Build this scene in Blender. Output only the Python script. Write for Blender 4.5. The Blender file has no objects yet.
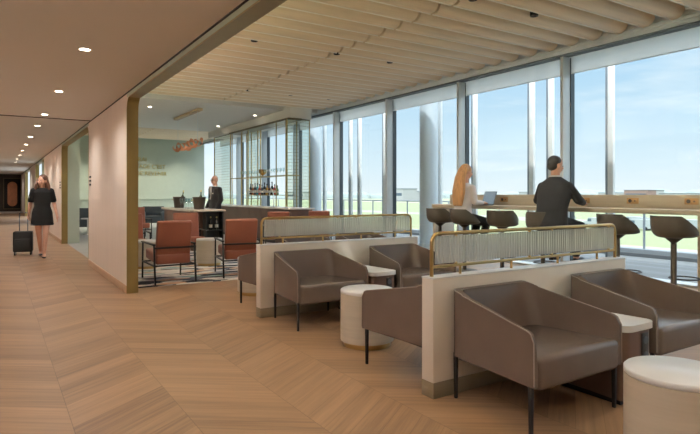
import bpy, bmesh, math, random
from mathutils import Vector, Matrix, Euler
random.seed(4)
sc = bpy.context.scene
COL = sc.collection
PI = math.pi
V = Vector

# ------------------------------------------------------------------ materials
def lin(c):
    return tuple(((x/255)/12.92 if x/255 <= .04045 else ((x/255+.055)/1.055)**2.4) for x in c) + (1,)

class NT:
    def __init__(s, m):
        s.t = m.node_tree; s.n = s.t.nodes
    def new(s, typ, **kw):
        n = s.n.new(typ)
        for k, v in kw.items(): setattr(n, k, v)
        return n
    def link(s, a, b): s.t.links.new(a, b)
    def math(s, op, a, b=None, c=None):
        n = s.n.new('ShaderNodeMath'); n.operation = op
        for i, v in enumerate((a, b, c)):
            if v is None: continue
            if isinstance(v, (int, float)): n.inputs[i].default_value = v
            else: s.link(v, n.inputs[i])
        return n.outputs[0]

def mat(name, rgb, rough=.5, metal=0, var=.08, scale=(6, 6, 6), bump=0, bscale=200, spec=.5, emis=None, coat=0, sheen=0):
    m = bpy.data.materials.new(name); m.use_nodes = True
    t = NT(m); p = t.n['Principled BSDF']
    p.inputs['Roughness'].default_value = rough; p.inputs['Metallic'].default_value = metal
    p.inputs['Specular IOR Level'].default_value = spec
    p.inputs['Coat Weight'].default_value = coat
    p.inputs['Sheen Weight'].default_value = sheen
    c = lin(rgb)
    tc = t.new('ShaderNodeTexCoord'); mp = t.new('ShaderNodeMapping'); mp.inputs['Scale'].default_value = scale
    t.link(tc.outputs['Object'], mp.inputs['Vector'])
    ns = t.new('ShaderNodeTexNoise'); ns.inputs['Scale'].default_value = 1; ns.inputs['Detail'].default_value = 5
    t.link(mp.outputs[0], ns.inputs['Vector'])
    r = t.new('ShaderNodeValToRGB')
    r.color_ramp.elements[0].position = .3; r.color_ramp.elements[1].position = .7
    r.color_ramp.elements[0].color = tuple(x*(1-var) for x in c[:3])+(1,)
    r.color_ramp.elements[1].color = tuple(min(1, x*(1+var)) for x in c[:3])+(1,)
    t.link(ns.outputs[0], r.inputs[0]); t.link(r.outputs[0], p.inputs['Base Color'])
    if bump:
        b = t.new('ShaderNodeBump'); b.inputs['Strength'].default_value = bump; b.inputs['Distance'].default_value = .002
        n2 = t.new('ShaderNodeTexNoise'); n2.inputs['Scale'].default_value = bscale
        t.link(tc.outputs['Object'], n2.inputs['Vector']); t.link(n2.outputs[0], b.inputs['Height'])
        t.link(b.outputs[0], p.inputs['Normal'])
    if emis:
        p.inputs['Emission Color'].default_value = lin(emis[0]); p.inputs['Emission Strength'].default_value = emis[1]
    return m

M = {}
M['leather'] = mat('taupe_leather', (90, 77, 69), .25, var=.05, bump=.25, bscale=350)
M['leather_pipe'] = mat('taupe_piping', (122, 108, 100), .4, var=.03)
M['orange'] = mat('terracotta_leather', (144, 86, 68), .42, var=.06, bump=.2, bscale=300)
M['orange_dark'] = mat('rust_leather', (136, 70, 50), .45, var=.05, bump=.2, bscale=300)
M['black'] = mat('black_metal', (24, 23, 24), .4, metal=.3, var=.05)
M['brass'] = mat('satin_brass', (188, 160, 108), .28, metal=1, var=.05)
M['olive'] = mat('olive_brass_paint', (142, 124, 76), .42, metal=.35, var=.04)
M['cream'] = mat('cream_laminate', (214, 206, 196), .45, var=.02)
M['plinth'] = mat('brushed_skirting', (136, 126, 106), .4, metal=.4, var=.05, scale=(2, 2, 60))
M['wallpink'] = mat('corridor_wall_finish', (218, 204, 192), .7, var=.03, scale=(14, 14, .6))
M['greenwall'] = mat('sage_green_wall', (176, 190, 178), .65, var=.02)
M['header_reflection'] = mat('green_reflection_tint', (168, 180, 160), .6, var=.02)  # green reflection on the opening headers put into their colour
M['ceil'] = mat('corridor_ceiling_paint', (226, 224, 220), .8, var=.015, scale=(.5, .5, .5))
M['white_ceil'] = mat('white_ceiling_paint', (222, 220, 214), .8, var=.01)
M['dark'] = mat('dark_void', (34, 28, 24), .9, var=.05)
M['slat_highlight'] = mat('painted_slat_highlight', (246, 240, 228), .5, var=.02)  # near-white lip colour carries the window-lit line under each baffle
M['slat'] = mat('pale_oak_slat', (228, 210, 182), .55, var=.07, scale=(.8, 18, 18))
M['alu'] = mat('grey_blue_aluminium', (206, 214, 220), .45, metal=.1, var=.03)
M['alu_dark'] = mat('dark_gasket', (70, 80, 90), .45, var=.03)
M['column'] = mat('column_paint', (200, 212, 222), .5, var=.04, scale=(1, 1, .6))
M['extpost'] = mat('white_exterior_post', (225, 228, 230), .5, var=.05)
M['extgrey'] = mat('grey_exterior_post', (130, 140, 150), .5, var=.04)
M['bar_brown'] = mat('dark_walnut_panel', (94, 72, 62), .4, var=.12, scale=(4, 4, .8))
M['marble'] = mat('pale_stone_top', (226, 218, 208), .25, var=.05, scale=(5, 5, 5))
M['shelfdark'] = mat('dark_shelf_interior', (30, 32, 32), .5, var=.05)
M['stoolshell'] = mat('dark_taupe_shell', (62, 56, 48), .5, var=.05)
M['desk'] = mat('limed_oak', (196, 182, 160), .45, var=.06, scale=(30, 1.2, 30))
M['copper_socket'] = mat('copper_socket_plate', (190, 150, 104), .35, metal=.6, var=.04)
M['skin'] = mat('skin_tone', (214, 164, 140), .5, var=.03)
M['hair_blonde'] = mat('strawberry_blonde_hair', (188, 140, 92), .45, var=.3, scale=(60, 60, 3))
M['hair_brown'] = mat('brown_hair', (96, 62, 46), .45, var=.3, scale=(60, 60, 4))
M['hair_dark'] = mat('dark_greying_hair', (34, 32, 33), .5, var=.35, scale=(70, 70, 20))
M['dress'] = mat('black_dress_cloth', (9, 9, 10), .9, var=.1)
M['suit'] = mat('charcoal_suit_cloth', (28, 27, 31), .85, var=.1)
M['shirt'] = mat('white_shirt_cloth', (228, 226, 226), .8, var=.03)
M['blouse'] = mat('pale_grey_blouse', (222, 216, 216), .75, var=.04)
M['lips'] = mat('lip_colour', (170, 90, 84), .5)
M['eye'] = mat('dark_eye', (36, 28, 24), .3)
M['case'] = mat('black_luggage_nylon', (12, 12, 13), .7, var=.1, bump=.3)
M['laptop'] = mat('laptop_shell', (96, 104, 112), .35, metal=.5)
M['greyfab'] = mat('slate_grey_fabric', (84, 92, 98), .85, var=.08, bump=.3)
M['copper'] = mat('copper_lamp', (216, 146, 104), .35, metal=.35, var=.1)
M['galv'] = mat('bucket_metal', (70, 60, 54), .4, metal=.5)
M['greenglassframe'] = mat('bronze_frame', (120, 108, 84), .4, metal=.6)
M['terrace_edge'] = mat('terrace_kerb', (130, 138, 146), .7, var=.04)
M['terrace_dark'] = mat('terrace_channel', (84, 90, 96), .7, var=.04)
M['lamp'] = mat('lit_lens', (255, 240, 220), .5, emis=((255, 238, 214), 14))
M['ring'] = mat('white_trim_ring', (235, 228, 218), .5)
M['blackcan'] = mat('black_lamp_can', (20, 18, 18), .4)
M['gold'] = mat('gold_lettering', (192, 176, 112), .35, metal=.7)
M['stonefloor'] = mat('grey_stone_floor', (158, 158, 156), .35, var=.08, scale=(3, 3, 3))
M['doordark'] = mat('dark_end_panel', (62, 48, 36), .5, var=.15, scale=(3, 3, .5))
M['copperpanel'] = mat('copper_wall_piece', (196, 134, 100), .35, metal=.5, var=.15, scale=(6, 6, 3))
M['tree'] = mat('haze_tinted_foliage', (140, 152, 152), .9, var=.15)  # aerial haze mixed into the foliage colour as a pale grey
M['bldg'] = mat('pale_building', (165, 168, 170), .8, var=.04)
M['bldg_red'] = mat('brick_building', (140, 118, 110), .8, var=.06)
M['van'] = mat('white_vehicle', (170, 174, 178), .4)
M['vanglass'] = mat('vehicle_glass', (80, 96, 112), .2)
M['plastic'] = mat('socket_black', (26, 24, 24), .4)

def glass_pane(name, tint=(.94, .97, .97), refl=.06, rough=0):
    m = bpy.data.materials.new(name); m.use_nodes = True; t = NT(m)
    for n in list(t.n):
        if n.type != 'OUTPUT_MATERIAL': t.n.remove(n)
    out = [n for n in t.n if n.type == 'OUTPUT_MATERIAL'][0]
    tr = t.new('ShaderNodeBsdfTransparent'); tr.inputs[0].default_value = (*tint, 1)
    gl = t.new('ShaderNodeBsdfGlossy'); gl.inputs['Roughness'].default_value = rough
    gl.inputs['Color'].default_value = (.95, .97, 1, 1)
    fr = t.new('ShaderNodeFresnel'); fr.inputs[0].default_value = 1.4
    mx = t.new('ShaderNodeMixShader')
    f = t.math('MULTIPLY', fr.outputs[0], refl/.04)
    ge = t.new('ShaderNodeNewGeometry')
    f = t.math('MULTIPLY', t.math('MINIMUM', f, .6), t.math('SUBTRACT', 1, ge.outputs['Backfacing']))
    t.link(f, mx.inputs[0]); t.link(tr.outputs[0], mx.inputs[1]); t.link(gl.outputs[0], mx.inputs[2]); t.link(mx.outputs[0], out.inputs[0])
    return m
M['glass'] = glass_pane('window_glass', refl=.03)
M['clear'] = glass_pane('clear_glassware', (.86, .92, .92), refl=.2)
M['meshglass'] = glass_pane('green_tinted_glass', (.90, .93, .88), refl=.06, rough=.1)

def ribbed():
    m = bpy.data.materials.new('fluted_glass'); m.use_nodes = True; t = NT(m)
    for n in list(t.n):
        if n.type != 'OUTPUT_MATERIAL': t.n.remove(n)
    out = [n for n in t.n if n.type == 'OUTPUT_MATERIAL'][0]
    rf = t.new('ShaderNodeBsdfRefraction'); rf.inputs['Roughness'].default_value = .05; rf.inputs['IOR'].default_value = 1.35
    rf.inputs['Color'].default_value = (.93, .96, .94, 1)
    tl = t.new('ShaderNodeBsdfTranslucent'); tl.inputs[0].default_value = (.85, .88, .86, 1)
    gl = t.new('ShaderNodeBsdfGlossy'); gl.inputs['Roughness'].default_value = .12
    tr = t.new('ShaderNodeBsdfTransparent'); tr.inputs[0].default_value = (.93, .96, .94, 1)
    m0 = t.new('ShaderNodeMixShader'); m0.inputs[0].default_value = .5
    t.link(rf.outputs[0], m0.inputs[1]); t.link(tr.outputs[0], m0.inputs[2])
    m1 = t.new('ShaderNodeMixShader'); m1.inputs[0].default_value = .38
    t.link(m0.outputs[0], m1.inputs[1]); t.link(tl.outputs[0], m1.inputs[2])
    m2 = t.new('ShaderNodeMixShader'); m2.inputs[0].default_value = .12
    df = t.new('ShaderNodeBsdfDiffuse'); df.inputs[0].default_value = (.9, .93, .92, 1)
    m3 = t.new('ShaderNodeMixShader'); m3.inputs[0].default_value = .1
    t.link(m1.outputs[0], m3.inputs[1]); t.link(df.outputs[0], m3.inputs[2]); t.link(m3.outputs[0], m2.inputs[1]); t.link(gl.outputs[0], m2.inputs[2]); t.link(m2.outputs[0], out.inputs[0])
    return m
M['fluted'] = ribbed()

def blindmat():
    m = bpy.data.materials.new('roller_blind_fabric'); m.use_nodes = True; t = NT(m)
    for n in list(t.n):
        if n.type != 'OUTPUT_MATERIAL': t.n.remove(n)
    out = [n for n in t.n if n.type == 'OUTPUT_MATERIAL'][0]
    tr = t.new('ShaderNodeBsdfTransparent'); tl = t.new('ShaderNodeBsdfTranslucent'); df = t.new('ShaderNodeBsdfDiffuse')
    tl.inputs[0].default_value = (.70, .70, .70, 1); df.inputs[0].default_value = (.86, .87, .86, 1)
    a = t.new('ShaderNodeMixShader'); a.inputs[0].default_value = .8
    t.link(df.outputs[0], a.inputs[1]); t.link(tl.outputs[0], a.inputs[2])
    b = t.new('ShaderNodeMixShader'); b.inputs[0].default_value = .72
    t.link(tr.outputs[0], b.inputs[1]); t.link(a.outputs[0], b.inputs[2]); t.link(b.outputs[0], out.inputs[0])
    return m
M['blind'] = blindmat()

def chevron():
    m = bpy.data.materials.new('oak_chevron_floor'); m.use_nodes = True; t = NT(m); p = t.n['Principled BSDF']
    tc = t.new('ShaderNodeTexCoord'); sp = t.new('ShaderNodeSeparateXYZ'); t.link(tc.outputs['Object'], sp.inputs[0])
    x, y = sp.outputs[0], sp.outputs[1]
    w = .585; bw = .19
    xs = t.math('DIVIDE', t.math('SUBTRACT', x, .36), w)
    k = t.math('FLOOR', xs); fx = t.math('SUBTRACT', xs, k)
    par = t.math('FLOORED_MODULO', k, 2)
    sg = t.math('SUBTRACT', t.math('MULTIPLY', par, 2), 1)         # k=0 -> -1
    lx = t.math('MULTIPLY', fx, w)
    v = t.math('ADD', y, t.math('MULTIPLY', t.math('MULTIPLY', lx, sg), .72))
    v = t.math('ADD', v, t.math('MULTIPLY', k, .0))
    vb = t.math('DIVIDE', v, bw); bi = t.math('FLOOR', vb); fb = t.math('SUBTRACT', vb, bi)
    cb = t.new('ShaderNodeCombineXYZ'); t.link(k, cb.inputs[0]); t.link(bi, cb.inputs[1])
    wn = t.new('ShaderNodeTexWhiteNoise'); wn.noise_dimensions = '2D'; t.link(cb.outputs[0], wn.inputs['Vector'])
    # grain runs along each board
    cg = t.new('ShaderNodeCombineXYZ')
    t.link(t.math('MULTIPLY', v, 26), cg.inputs[1]); t.link(t.math('MULTIPLY', lx, 1.6), cg.inputs[0]); t.link(t.math('MULTIPLY', wn.outputs[0], 30), cg.inputs[2])
    ns = t.new('ShaderNodeTexNoise'); ns.inputs['Scale'].default_value = 1; ns.inputs['Detail'].default_value = 6; ns.inputs['Roughness'].default_value = .6
    t.link(cg.outputs[0], ns.inputs['Vector'])
    tone = t.math('ADD', t.math('MULTIPLY', wn.outputs[0], .22), t.math('MULTIPLY', ns.outputs[0], .85))
    r = t.new('ShaderNodeValToRGB'); e = r.color_ramp.elements
    e[0].position = .24; e[0].color = lin((112, 84, 62)); e[1].position = .82; e[1].color = lin((176, 140, 106))
    n = e.new(.5); n.color = lin((148, 117, 88))
    t.link(tone, r.inputs[0])
    # joints
    s1 = t.math('LESS_THAN', fb, .018); s2 = t.math('LESS_THAN', fx, .008)
    j = t.math('MAXIMUM', s1, s2)
    mx = t.new('ShaderNodeMix', data_type='RGBA'); mx.inputs[7].default_value = lin((92, 70, 50))
    t.link(t.math('MULTIPLY', j, .55), mx.inputs[0]); t.link(r.outputs[0], mx.inputs[6])
    t.link(mx.outputs[2], p.inputs['Base Color'])
    p.inputs['Roughness'].default_value = .34; p.inputs['Specular IOR Level'].default_value = .45
    t.link(t.math('ADD', .30, t.math('MULTIPLY', ns.outputs[0], .16)), p.inputs['Roughness'])
    return m
M['floor'] = chevron()

def rugmat():
    m = bpy.data.materials.new('multicolour_rug'); m.use_nodes = True; t = NT(m); p = t.n['Principled BSDF']
    tc = t.new('ShaderNodeTexCoord'); mp = t.new('ShaderNodeMapping'); mp.inputs['Scale'].default_value = (2.2, 7, 1)
    t.link(tc.outputs['Object'], mp.inputs[0])
    nz = t.new('ShaderNodeTexNoise'); nz.inputs['Scale'].default_value = 3
    t.link(mp.outputs[0], nz.inputs['Vector'])
    ad = t.new('ShaderNodeMix', data_type='RGBA'); ad.inputs[0].default_value = .25
    t.link(mp.outputs[0], ad.inputs[6]); t.link(nz.outputs['Color'], ad.inputs[7])
    vo = t.new('ShaderNodeTexVoronoi'); vo.inputs['Scale'].default_value = 1.6
    t.link(ad.outputs[2], vo.inputs['Vector'])
    s = t.new('ShaderNodeSeparateXYZ'); t.link(vo.outputs['Color'], s.inputs[0])
    r = t.new('ShaderNodeValToRGB'); r.color_ramp.interpolation = 'CONSTANT'
    cols = [(0, (48, 50, 60)), (.14, (206, 200, 194)), (.36, (160, 160, 164)), (.46, (214, 208, 202)), (.66, (84, 90, 104)), (.76, (196, 160, 132)), (.82, (134, 160, 158)), (.88, (36, 38, 46))]
    e = r.color_ramp.elements; e[0].color = lin(cols[0][1]); e[1].position = cols[1][0]; e[1].color = lin(cols[1][1])
    for pos, c in cols[2:]: q = e.new(pos); q.color = lin(c)
    t.link(s.outputs[0], r.inputs[0]); t.link(r.outputs[0], p.inputs['Base Color']); p.inputs['Roughness'].default_value = .95
    return m
M['rug'] = rugmat()

def deckmat():
    m = bpy.data.materials.new('terrace_decking'); m.use_nodes = True; t = NT(m); p = t.n['Principled BSDF']
    tc = t.new('ShaderNodeTexCoord'); sp = t.new('ShaderNodeSeparateXYZ'); t.link(tc.outputs['Object'], sp.inputs[0])
    v = t.math('DIVIDE', sp.outputs[0], .16); b = t.math('FLOOR', v); f = t.math('SUBTRACT', v, b)
    wn = t.new('ShaderNodeTexWhiteNoise'); wn.noise_dimensions = '1D'; t.link(b, wn.inputs['W'])
    r = t.new('ShaderNodeValToRGB'); r.color_ramp.elements[0].color = lin((98, 102, 106)); r.color_ramp.elements[1].color = lin((118, 123, 127))
    t.link(wn.outputs[0], r.inputs[0])
    mx = t.new('ShaderNodeMix', data_type='RGBA'); mx.inputs[7].default_value = lin((84, 92, 100))
    t.link(t.math('LESS_THAN', f, .08), mx.inputs[0]); t.link(r.outputs[0], mx.inputs[6]); t.link(mx.outputs[2], p.inputs['Base Color'])
    p.inputs['Roughness'].default_value = .6
    return m
M['deck'] = deckmat()

def fieldmat():
    m = bpy.data.materials.new('airfield_ground'); m.use_nodes = True; t = NT(m); p = t.n['Principled BSDF']
    tc = t.new('ShaderNodeTexCoord'); sp = t.new('ShaderNodeSeparateXYZ'); t.link(tc.outputs['Object'], sp.inputs[0])
    # distance bands run parallel with the facade
    ns = t.new('ShaderNodeTexNoise'); ns.inputs['Scale'].default_value = .01; t.link(tc.outputs['Object'], ns.inputs['Vector'])
    d = t.math('ADD', sp.outputs[0], t.math('MULTIPLY', ns.outputs[0], 30))
    r = t.new('ShaderNodeValToRGB'); r.color_ramp.interpolation = 'CONSTANT'; e = r.color_ramp.elements
    bands = [(0, (142, 145, 146)), (.045, (150, 152, 126)), (.075, (160, 160, 154)), (.095, (146, 150, 120)), (.15, (164, 163, 152)), (.17, (148, 152, 124)), (.34, (162, 162, 148)), (.37, (146, 150, 128))]
    e[0].color = lin(bands[0][1]); e[1].position = bands[1][0]; e[1].color = lin(bands[1][1])
    for pos, c in bands[2:]: q = e.new(pos); q.color = lin(c)
    t.link(t.math('DIVIDE', d, 900), r.inputs[0]); t.link(r.outputs[0], p.inputs['Base Color']); p.inputs['Roughness'].default_value = .95
    p.inputs['Specular IOR Level'].default_value = .1
    return m
M['field'] = fieldmat()

def travertine():
    m = mat('travertine_table', (190, 181, 166), .42, var=.08, scale=(2, 2, 26))
    return m
M['trav'] = travertine()
M['tabletop'] = mat('pale_table_top', (216, 217, 219), .3, var=.03)

# ------------------------------------------------------------------ mesh helpers
class B:
    def __init__(s, mats=('cream',)):
        s.bm = bmesh.new(); s.mats = [mats] if isinstance(mats, str) else list(mats); s.mi = 0
    def use(s, i): s.mi = i; return s
    def _fin(s, verts):
        fs = set()
        for v in verts:
            for f in v.link_faces: fs.add(f)
        for f in fs: f.material_index = s.mi
        return s
    def box(s, x0, x1, y0, y1, z0, z1, bev=0, seg=2, mtx=None):
        r = bmesh.ops.create_cube(s.bm, size=1)
        vs = r['verts']
        for v in vs: v.co = V((x0+(v.co.x+.5)*(x1-x0), y0+(v.co.y+.5)*(y1-y0), z0+(v.co.z+.5)*(z1-z0)))
        if bev:
            es = {e for v in vs for e in v.link_edges}
            rr = bmesh.ops.bevel(s.bm, geom=list(es)+vs, offset=bev, segments=seg, affect='EDGES', profile=.5)
            vs = list({v for f in rr['faces'] for v in f.verts} | {v for v in vs if v.is_valid})
        if mtx is not None:
            for v in vs: v.co = mtx @ v.co
        return s._fin(vs)
    def cone(s, p0, p1, r0, r1=None, n=16, cap=True):
        r1 = r0 if r1 is None else r1
        p0, p1 = V(p0), V(p1); d = (p1-p0); q = d.to_track_quat('Z', 'Y')
        a = [s.bm.verts.new(p0+q@V((r0*math.cos(2*PI*i/n), r0*math.sin(2*PI*i/n), 0))) for i in range(n)]
        b = [s.bm.verts.new(p1+q@V((r1*math.cos(2*PI*i/n), r1*math.sin(2*PI*i/n), 0))) for i in range(n)]
        for i in range(n): s.bm.faces.new((a[i], a[(i+1)%n], b[(i+1)%n], b[i]))
        if cap: s.bm.faces.new(a[::-1]); s.bm.faces.new(b)
        return s._fin(a+b)
    def tube(s, pts, r, n=10, closed=False):
        pts = [V(p) for p in pts]; rings = []
        N = len(pts); up = None
        for i, p in enumerate(pts):
            if closed: d = pts[(i+1)%N]-pts[i-1]
            else: d = pts[min(i+1, N-1)]-pts[max(i-1, 0)]
            d.normalize()
            if up is None:
                up = V((0, 0, 1)) if abs(d.z) < .9 else V((0, 1, 0))
            a = d.cross(up)
            if a.length < 1e-4: a = d.orthogonal()
            a.normalize(); b = a.cross(d).normalized(); up = b
            rr = r[i] if isinstance(r, (list, tuple)) else r
            rings.append([s.bm.verts.new(p+a*rr*math.cos(2*PI*k/n)+b*rr*math.sin(2*PI*k/n)) for k in range(n)])
        for i in range(N if closed else N-1):
            A, Bq = rings[i], rings[(i+1)%N]
            for k in range(n): s.bm.faces.new((A[k], A[(k+1)%n], Bq[(k+1)%n], Bq[k]))
        if not closed: s.bm.faces.new(rings[0][::-1]); s.bm.faces.new(rings[-1])
        return s._fin([v for q in rings for v in q])
    def lathe(s, prof, c=(0, 0, 0), n=32, sy=1):
        c = V(c); rings = []
        for r, z in prof:
            if r < 1e-5: rings.append([s.bm.verts.new(c+V((0, 0, z)))])
            else: rings.append([s.bm.verts.new(c+V((r*math.cos(2*PI*i/n), sy*r*math.sin(2*PI*i/n), z))) for i in range(n)])
        for A, Bq in zip(rings, rings[1:]):
            for i in range(n):
                j = (i+1) % n
                if len(A) == 1 and len(Bq) == 1: continue
                if len(A) == 1: s.bm.faces.new((A[0], Bq[j], Bq[i]))
                elif len(Bq) == 1: s.bm.faces.new((A[i], A[j], Bq[0]))
                else: s.bm.faces.new((A[i], A[j], Bq[j], Bq[i]))
        return s._fin([v for q in rings for v in q])
    def prism(s, poly, z0, z1, axis='z'):
        f = {'z': lambda a, b, c: V((a, b, c)), 'x': lambda a, b, c: V((c, a, b)), 'y': lambda a, b, c: V((a, c, b))}[axis]
        lo = [s.bm.verts.new(f(a, b, z0)) for a, b in poly]; hi = [s.bm.verts.new(f(a, b, z1)) for a, b in poly]
        n = len(poly)
        s.bm.faces.new(lo[::-1]); s.bm.faces.new(hi)
        for i in range(n): s.bm.faces.new((lo[i], lo[(i+1)%n], hi[(i+1)%n], hi[i]))
        return s._fin(lo+hi)
    def ell(s, c, r, rot=None, u=16, v=10):
        rr = bmesh.ops.create_uvsphere(s.bm, u_segments=u, v_segments=v, radius=1)
        m = Matrix.Translation(V(c)) @ (rot.to_matrix().to_4x4() if rot else Matrix()) @ Matrix.Diagonal((*r, 1))
        for q in rr['verts']: q.co = m @ q.co
        return s._fin(rr['verts'])
    def cap(s, p0, r0, p1, r1, n=12):
        """tapered limb with rounded ends"""
        p0, p1 = V(p0), V(p1); d = p1-p0; L = d.length; q = d.to_track_quat('Z', 'Y'); prof = []
        for i in range(5): a = PI/2*i/4; prof.append((r0*math.sin(a), -r0*math.cos(a)))
        for i in range(5): a = PI/2*i/4; prof.append((r1*math.cos(a), L+r1*math.sin(a)))
        st = len(s.bm.verts); s.bm.verts.ensure_lookup_table()
        before = set(s.bm.verts); s.lathe(prof, n=n)
        for v in s.bm.verts:
            if v not in before: v.co = p0+q@v.co
        return s
    def chain(s, pts):
        for (a, ra), (b, rb) in zip(pts, pts[1:]): s.cap(a, ra, b, rb)
        return s
    def loft(s, rings, n=24):
        """rings: (cx,cy,cz,rx,ry)"""
        R = []
        for cx_, cy_, cz_, rx, ry in rings:
            R.append([s.bm.verts.new((cx_+rx*math.cos(2*PI*i/n), cy_+ry*math.sin(2*PI*i/n), cz_)) for i in range(n)])
        for A, Bq in zip(R, R[1:]):
            for i in range(n): s.bm.faces.new((A[i], A[(i+1)%n], Bq[(i+1)%n], Bq[i]))
        s.bm.faces.new(R[0][::-1]); s.bm.faces.new(R[-1])
        return s._fin([v for q in R for v in q])
    def done(s, name, parent=None, smooth=True, ang=35, voxel=None, xf=None):
        bmesh.ops.recalc_face_normals(s.bm, faces=s.bm.faces[:])
        me = bpy.data.meshes.new(name); s.bm.to_mesh(me); s.bm.free()
        for m in s.mats: me.materials.append(M[m])
        o = bpy.data.objects.new(name, me)
        if voxel:
            COL.objects.link(o)
            md = o.modifiers.new('r', 'REMESH'); md.mode = 'VOXEL'; md.voxel_size = voxel; md.use_smooth_shade = True
            ms = o.modifiers.new('s', 'SMOOTH'); ms.factor = .5; ms.iterations = 3
            dg = bpy.context.evaluated_depsgraph_get()
            m2 = bpy.data.meshes.new_from_object(o.evaluated_get(dg)); m2.name = name
            o.modifiers.clear(); o.data = m2
            if not m2.materials:
                for m in s.mats: m2.materials.append(M[m])
            COL.objects.unlink(o)
            me = m2
        if xf is not None: me.transform(xf)
        if smooth:
            me.shade_smooth()
            if not voxel: me.set_sharp_from_angle(angle=math.radians(ang))
        COL.objects.link(o)
        if parent is not None: o.parent = parent
        return o

def tag(o, label, cat, group=None):
    o['label'] = label; o['category'] = cat
    if group: o['group'] = group
    return o
def thing(name, label, cat, loc=(0, 0, 0), rz=0, group=None):
    o = bpy.data.objects.new(name, None); COL.objects.link(o); o.location = loc; o.rotation_euler = (0, 0, rz)
    o.empty_display_size = .1
    return tag(o, label, cat, group)
def struct(o):
    o['kind'] = 'structure'; return o
def kids(o): return [c for c in bpy.data.objects if c.parent == o]
def copy_tree(o, parent=None):
    c = o.copy(); COL.objects.link(c); c.parent = parent
    for ch in kids(o): copy_tree(ch, c)
    return c
def dup(root, loc, rz, label, group=None):
    c = copy_tree(root); c.location = loc; c.rotation_euler = (0, 0, rz); c['label'] = label
    if group: c['group'] = group
    return c

# ------------------------------------------------------------------ room shell
XC = 1.44; XL = 1.57; HC = 2.62; HS = 3.75; XW = 8.3; YB = -4.5; YG = 25.6
b = B('floor'); b.box(-1.7, XW-.15, YB, 10.9, -.12, 0); b.box(-1.7, XL, 10.9, 44, -.12, 0)
struct(b.done('floor', smooth=False))
b = B('stonefloor'); b.box(XL, XW-.15, 10.9, YG, -.12, 0); struct(b.done('floor.001', smooth=False))

def arch_wall(segs):
    """corridor wall with round-cornered openings, each an outline in (y,z)"""
    b = B(('wallpink', 'olive', 'header_reflection'))
    y = 44; HT = 2.56; R = .18
    # piers
    for y0, y1 in segs['piers']:
        b.use(0).box(XC, XL, y0, y1, 0, HC+1.3)
    for y0, y1 in segs['open']:
        b.use(2).box(XC, XL, y0, y1, HT, HC+1.3)
        for ys, sg in ((y0, 1), (y1, -1)):
            poly = [(ys, HT), (ys, HT-R)]
            for i in range(1, 9):
                a = PI/2*i/8; poly.append((ys+sg*R*(1-math.cos(a)), HT-R+R*math.sin(a)))
            if sg > 0: poly = poly[::-1]
            b.use(0).prism(poly, XC, XL, axis='x')
    return b.done('wall_right', smooth=False)
OP = [(-3.6, 7.66), (11.2, 16.2), (22.4, 27.5), (32.2, 37.5)]
struct(arch_wall({'piers': [(YB, -3.6), (7.66, 11.2), (16.2, 22.4), (27.5, 32.2), (37.5, 44)], 'open': OP}))
# olive metal linings of the openings
for k, (y0, y1) in enumerate(OP):
    HT = 2.56; R = .18; th = .012; pts = [(y0, 0), (y0, HT-R)]
    for i in range(1, 9): a = PI/2*i/8; pts.append((y0+R*(1-math.cos(a)), HT-R+R*math.sin(a)))
    for i in range(8, -1, -1):
        a = PI/2*i/8; pts.append((y1-R*(1-math.cos(a)), HT-R+R*math.sin(a)))
    pts.append((y1, 0))
    cy = (y0+y1)/2; bm = B('olive'); inn = []
    for (yy, zz) in pts:
        dy = th if yy < cy else -th
        inn.append((yy+dy, min(zz, HT-th)))
    n = len(pts)
    for i in range(n-1):
        q = [pts[i], pts[i+1], inn[i+1], inn[i]]
        bm.prism(q, XC-.004, XL+.01, axis='x')
    struct(bm.done('trim_%d' % (k+1), ang=50))
b = B('plinth')
for y0, y1 in ((7.66, 11.2), (16.2, 22.4), (27.5, 32.2), (37.5, 44)):
    b.box(XC-.012, XC, y0+.0, y1, 0, .1, .003)
M['base_w'] = mat('corridor_skirting', (190, 156, 128), .5, var=.04); b.mats = ['base_w']
struct(b.done('baseboard_right'))
b = B('wallpink'); b.box(-1.8, -1.7, YB, 44, 0, HC+.1); struct(b.done('wall_left', smooth=False))
b = B('ceil'); b.box(-1.8, XC, YB, 10.9, HC, HC+.15); b.box(-1.8, XC, 10.93, 44, HC+.015, HC+.15)
struct(b.done('ceiling', smooth=False))
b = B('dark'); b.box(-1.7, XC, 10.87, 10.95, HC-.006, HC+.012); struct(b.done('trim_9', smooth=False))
b = B('dark'); b.box(XC-.012, XC, YB, 44, HC-.012, HC+.0); struct(b.done('trim_10', smooth=False))  # thin dark strip painting the shadow where wall meets ceiling
b = B('doordark'); b.box(-1.8, XC, 44, 44.15, 0, HC+.1); struct(b.done('wall_far', smooth=False))
b = B('wallpink'); b.box(-1.8, XW+.2, YB-.15, YB, 0, 4.1); struct(b.done('wall_back', smooth=False))
# pale roof over the lounge
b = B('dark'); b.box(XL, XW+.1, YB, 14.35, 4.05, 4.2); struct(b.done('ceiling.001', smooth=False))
b = B('white_ceil'); b.box(XL, XW+.1, 14.35, 20.9, 3.7, 4.2); struct(b.done('ceiling.002', smooth=False))
b = B('dark'); b.box(XL, XW+.1, 20.9, YG+.1, 4.05, 4.2); struct(b.done('ceiling.003', smooth=False))
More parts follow.
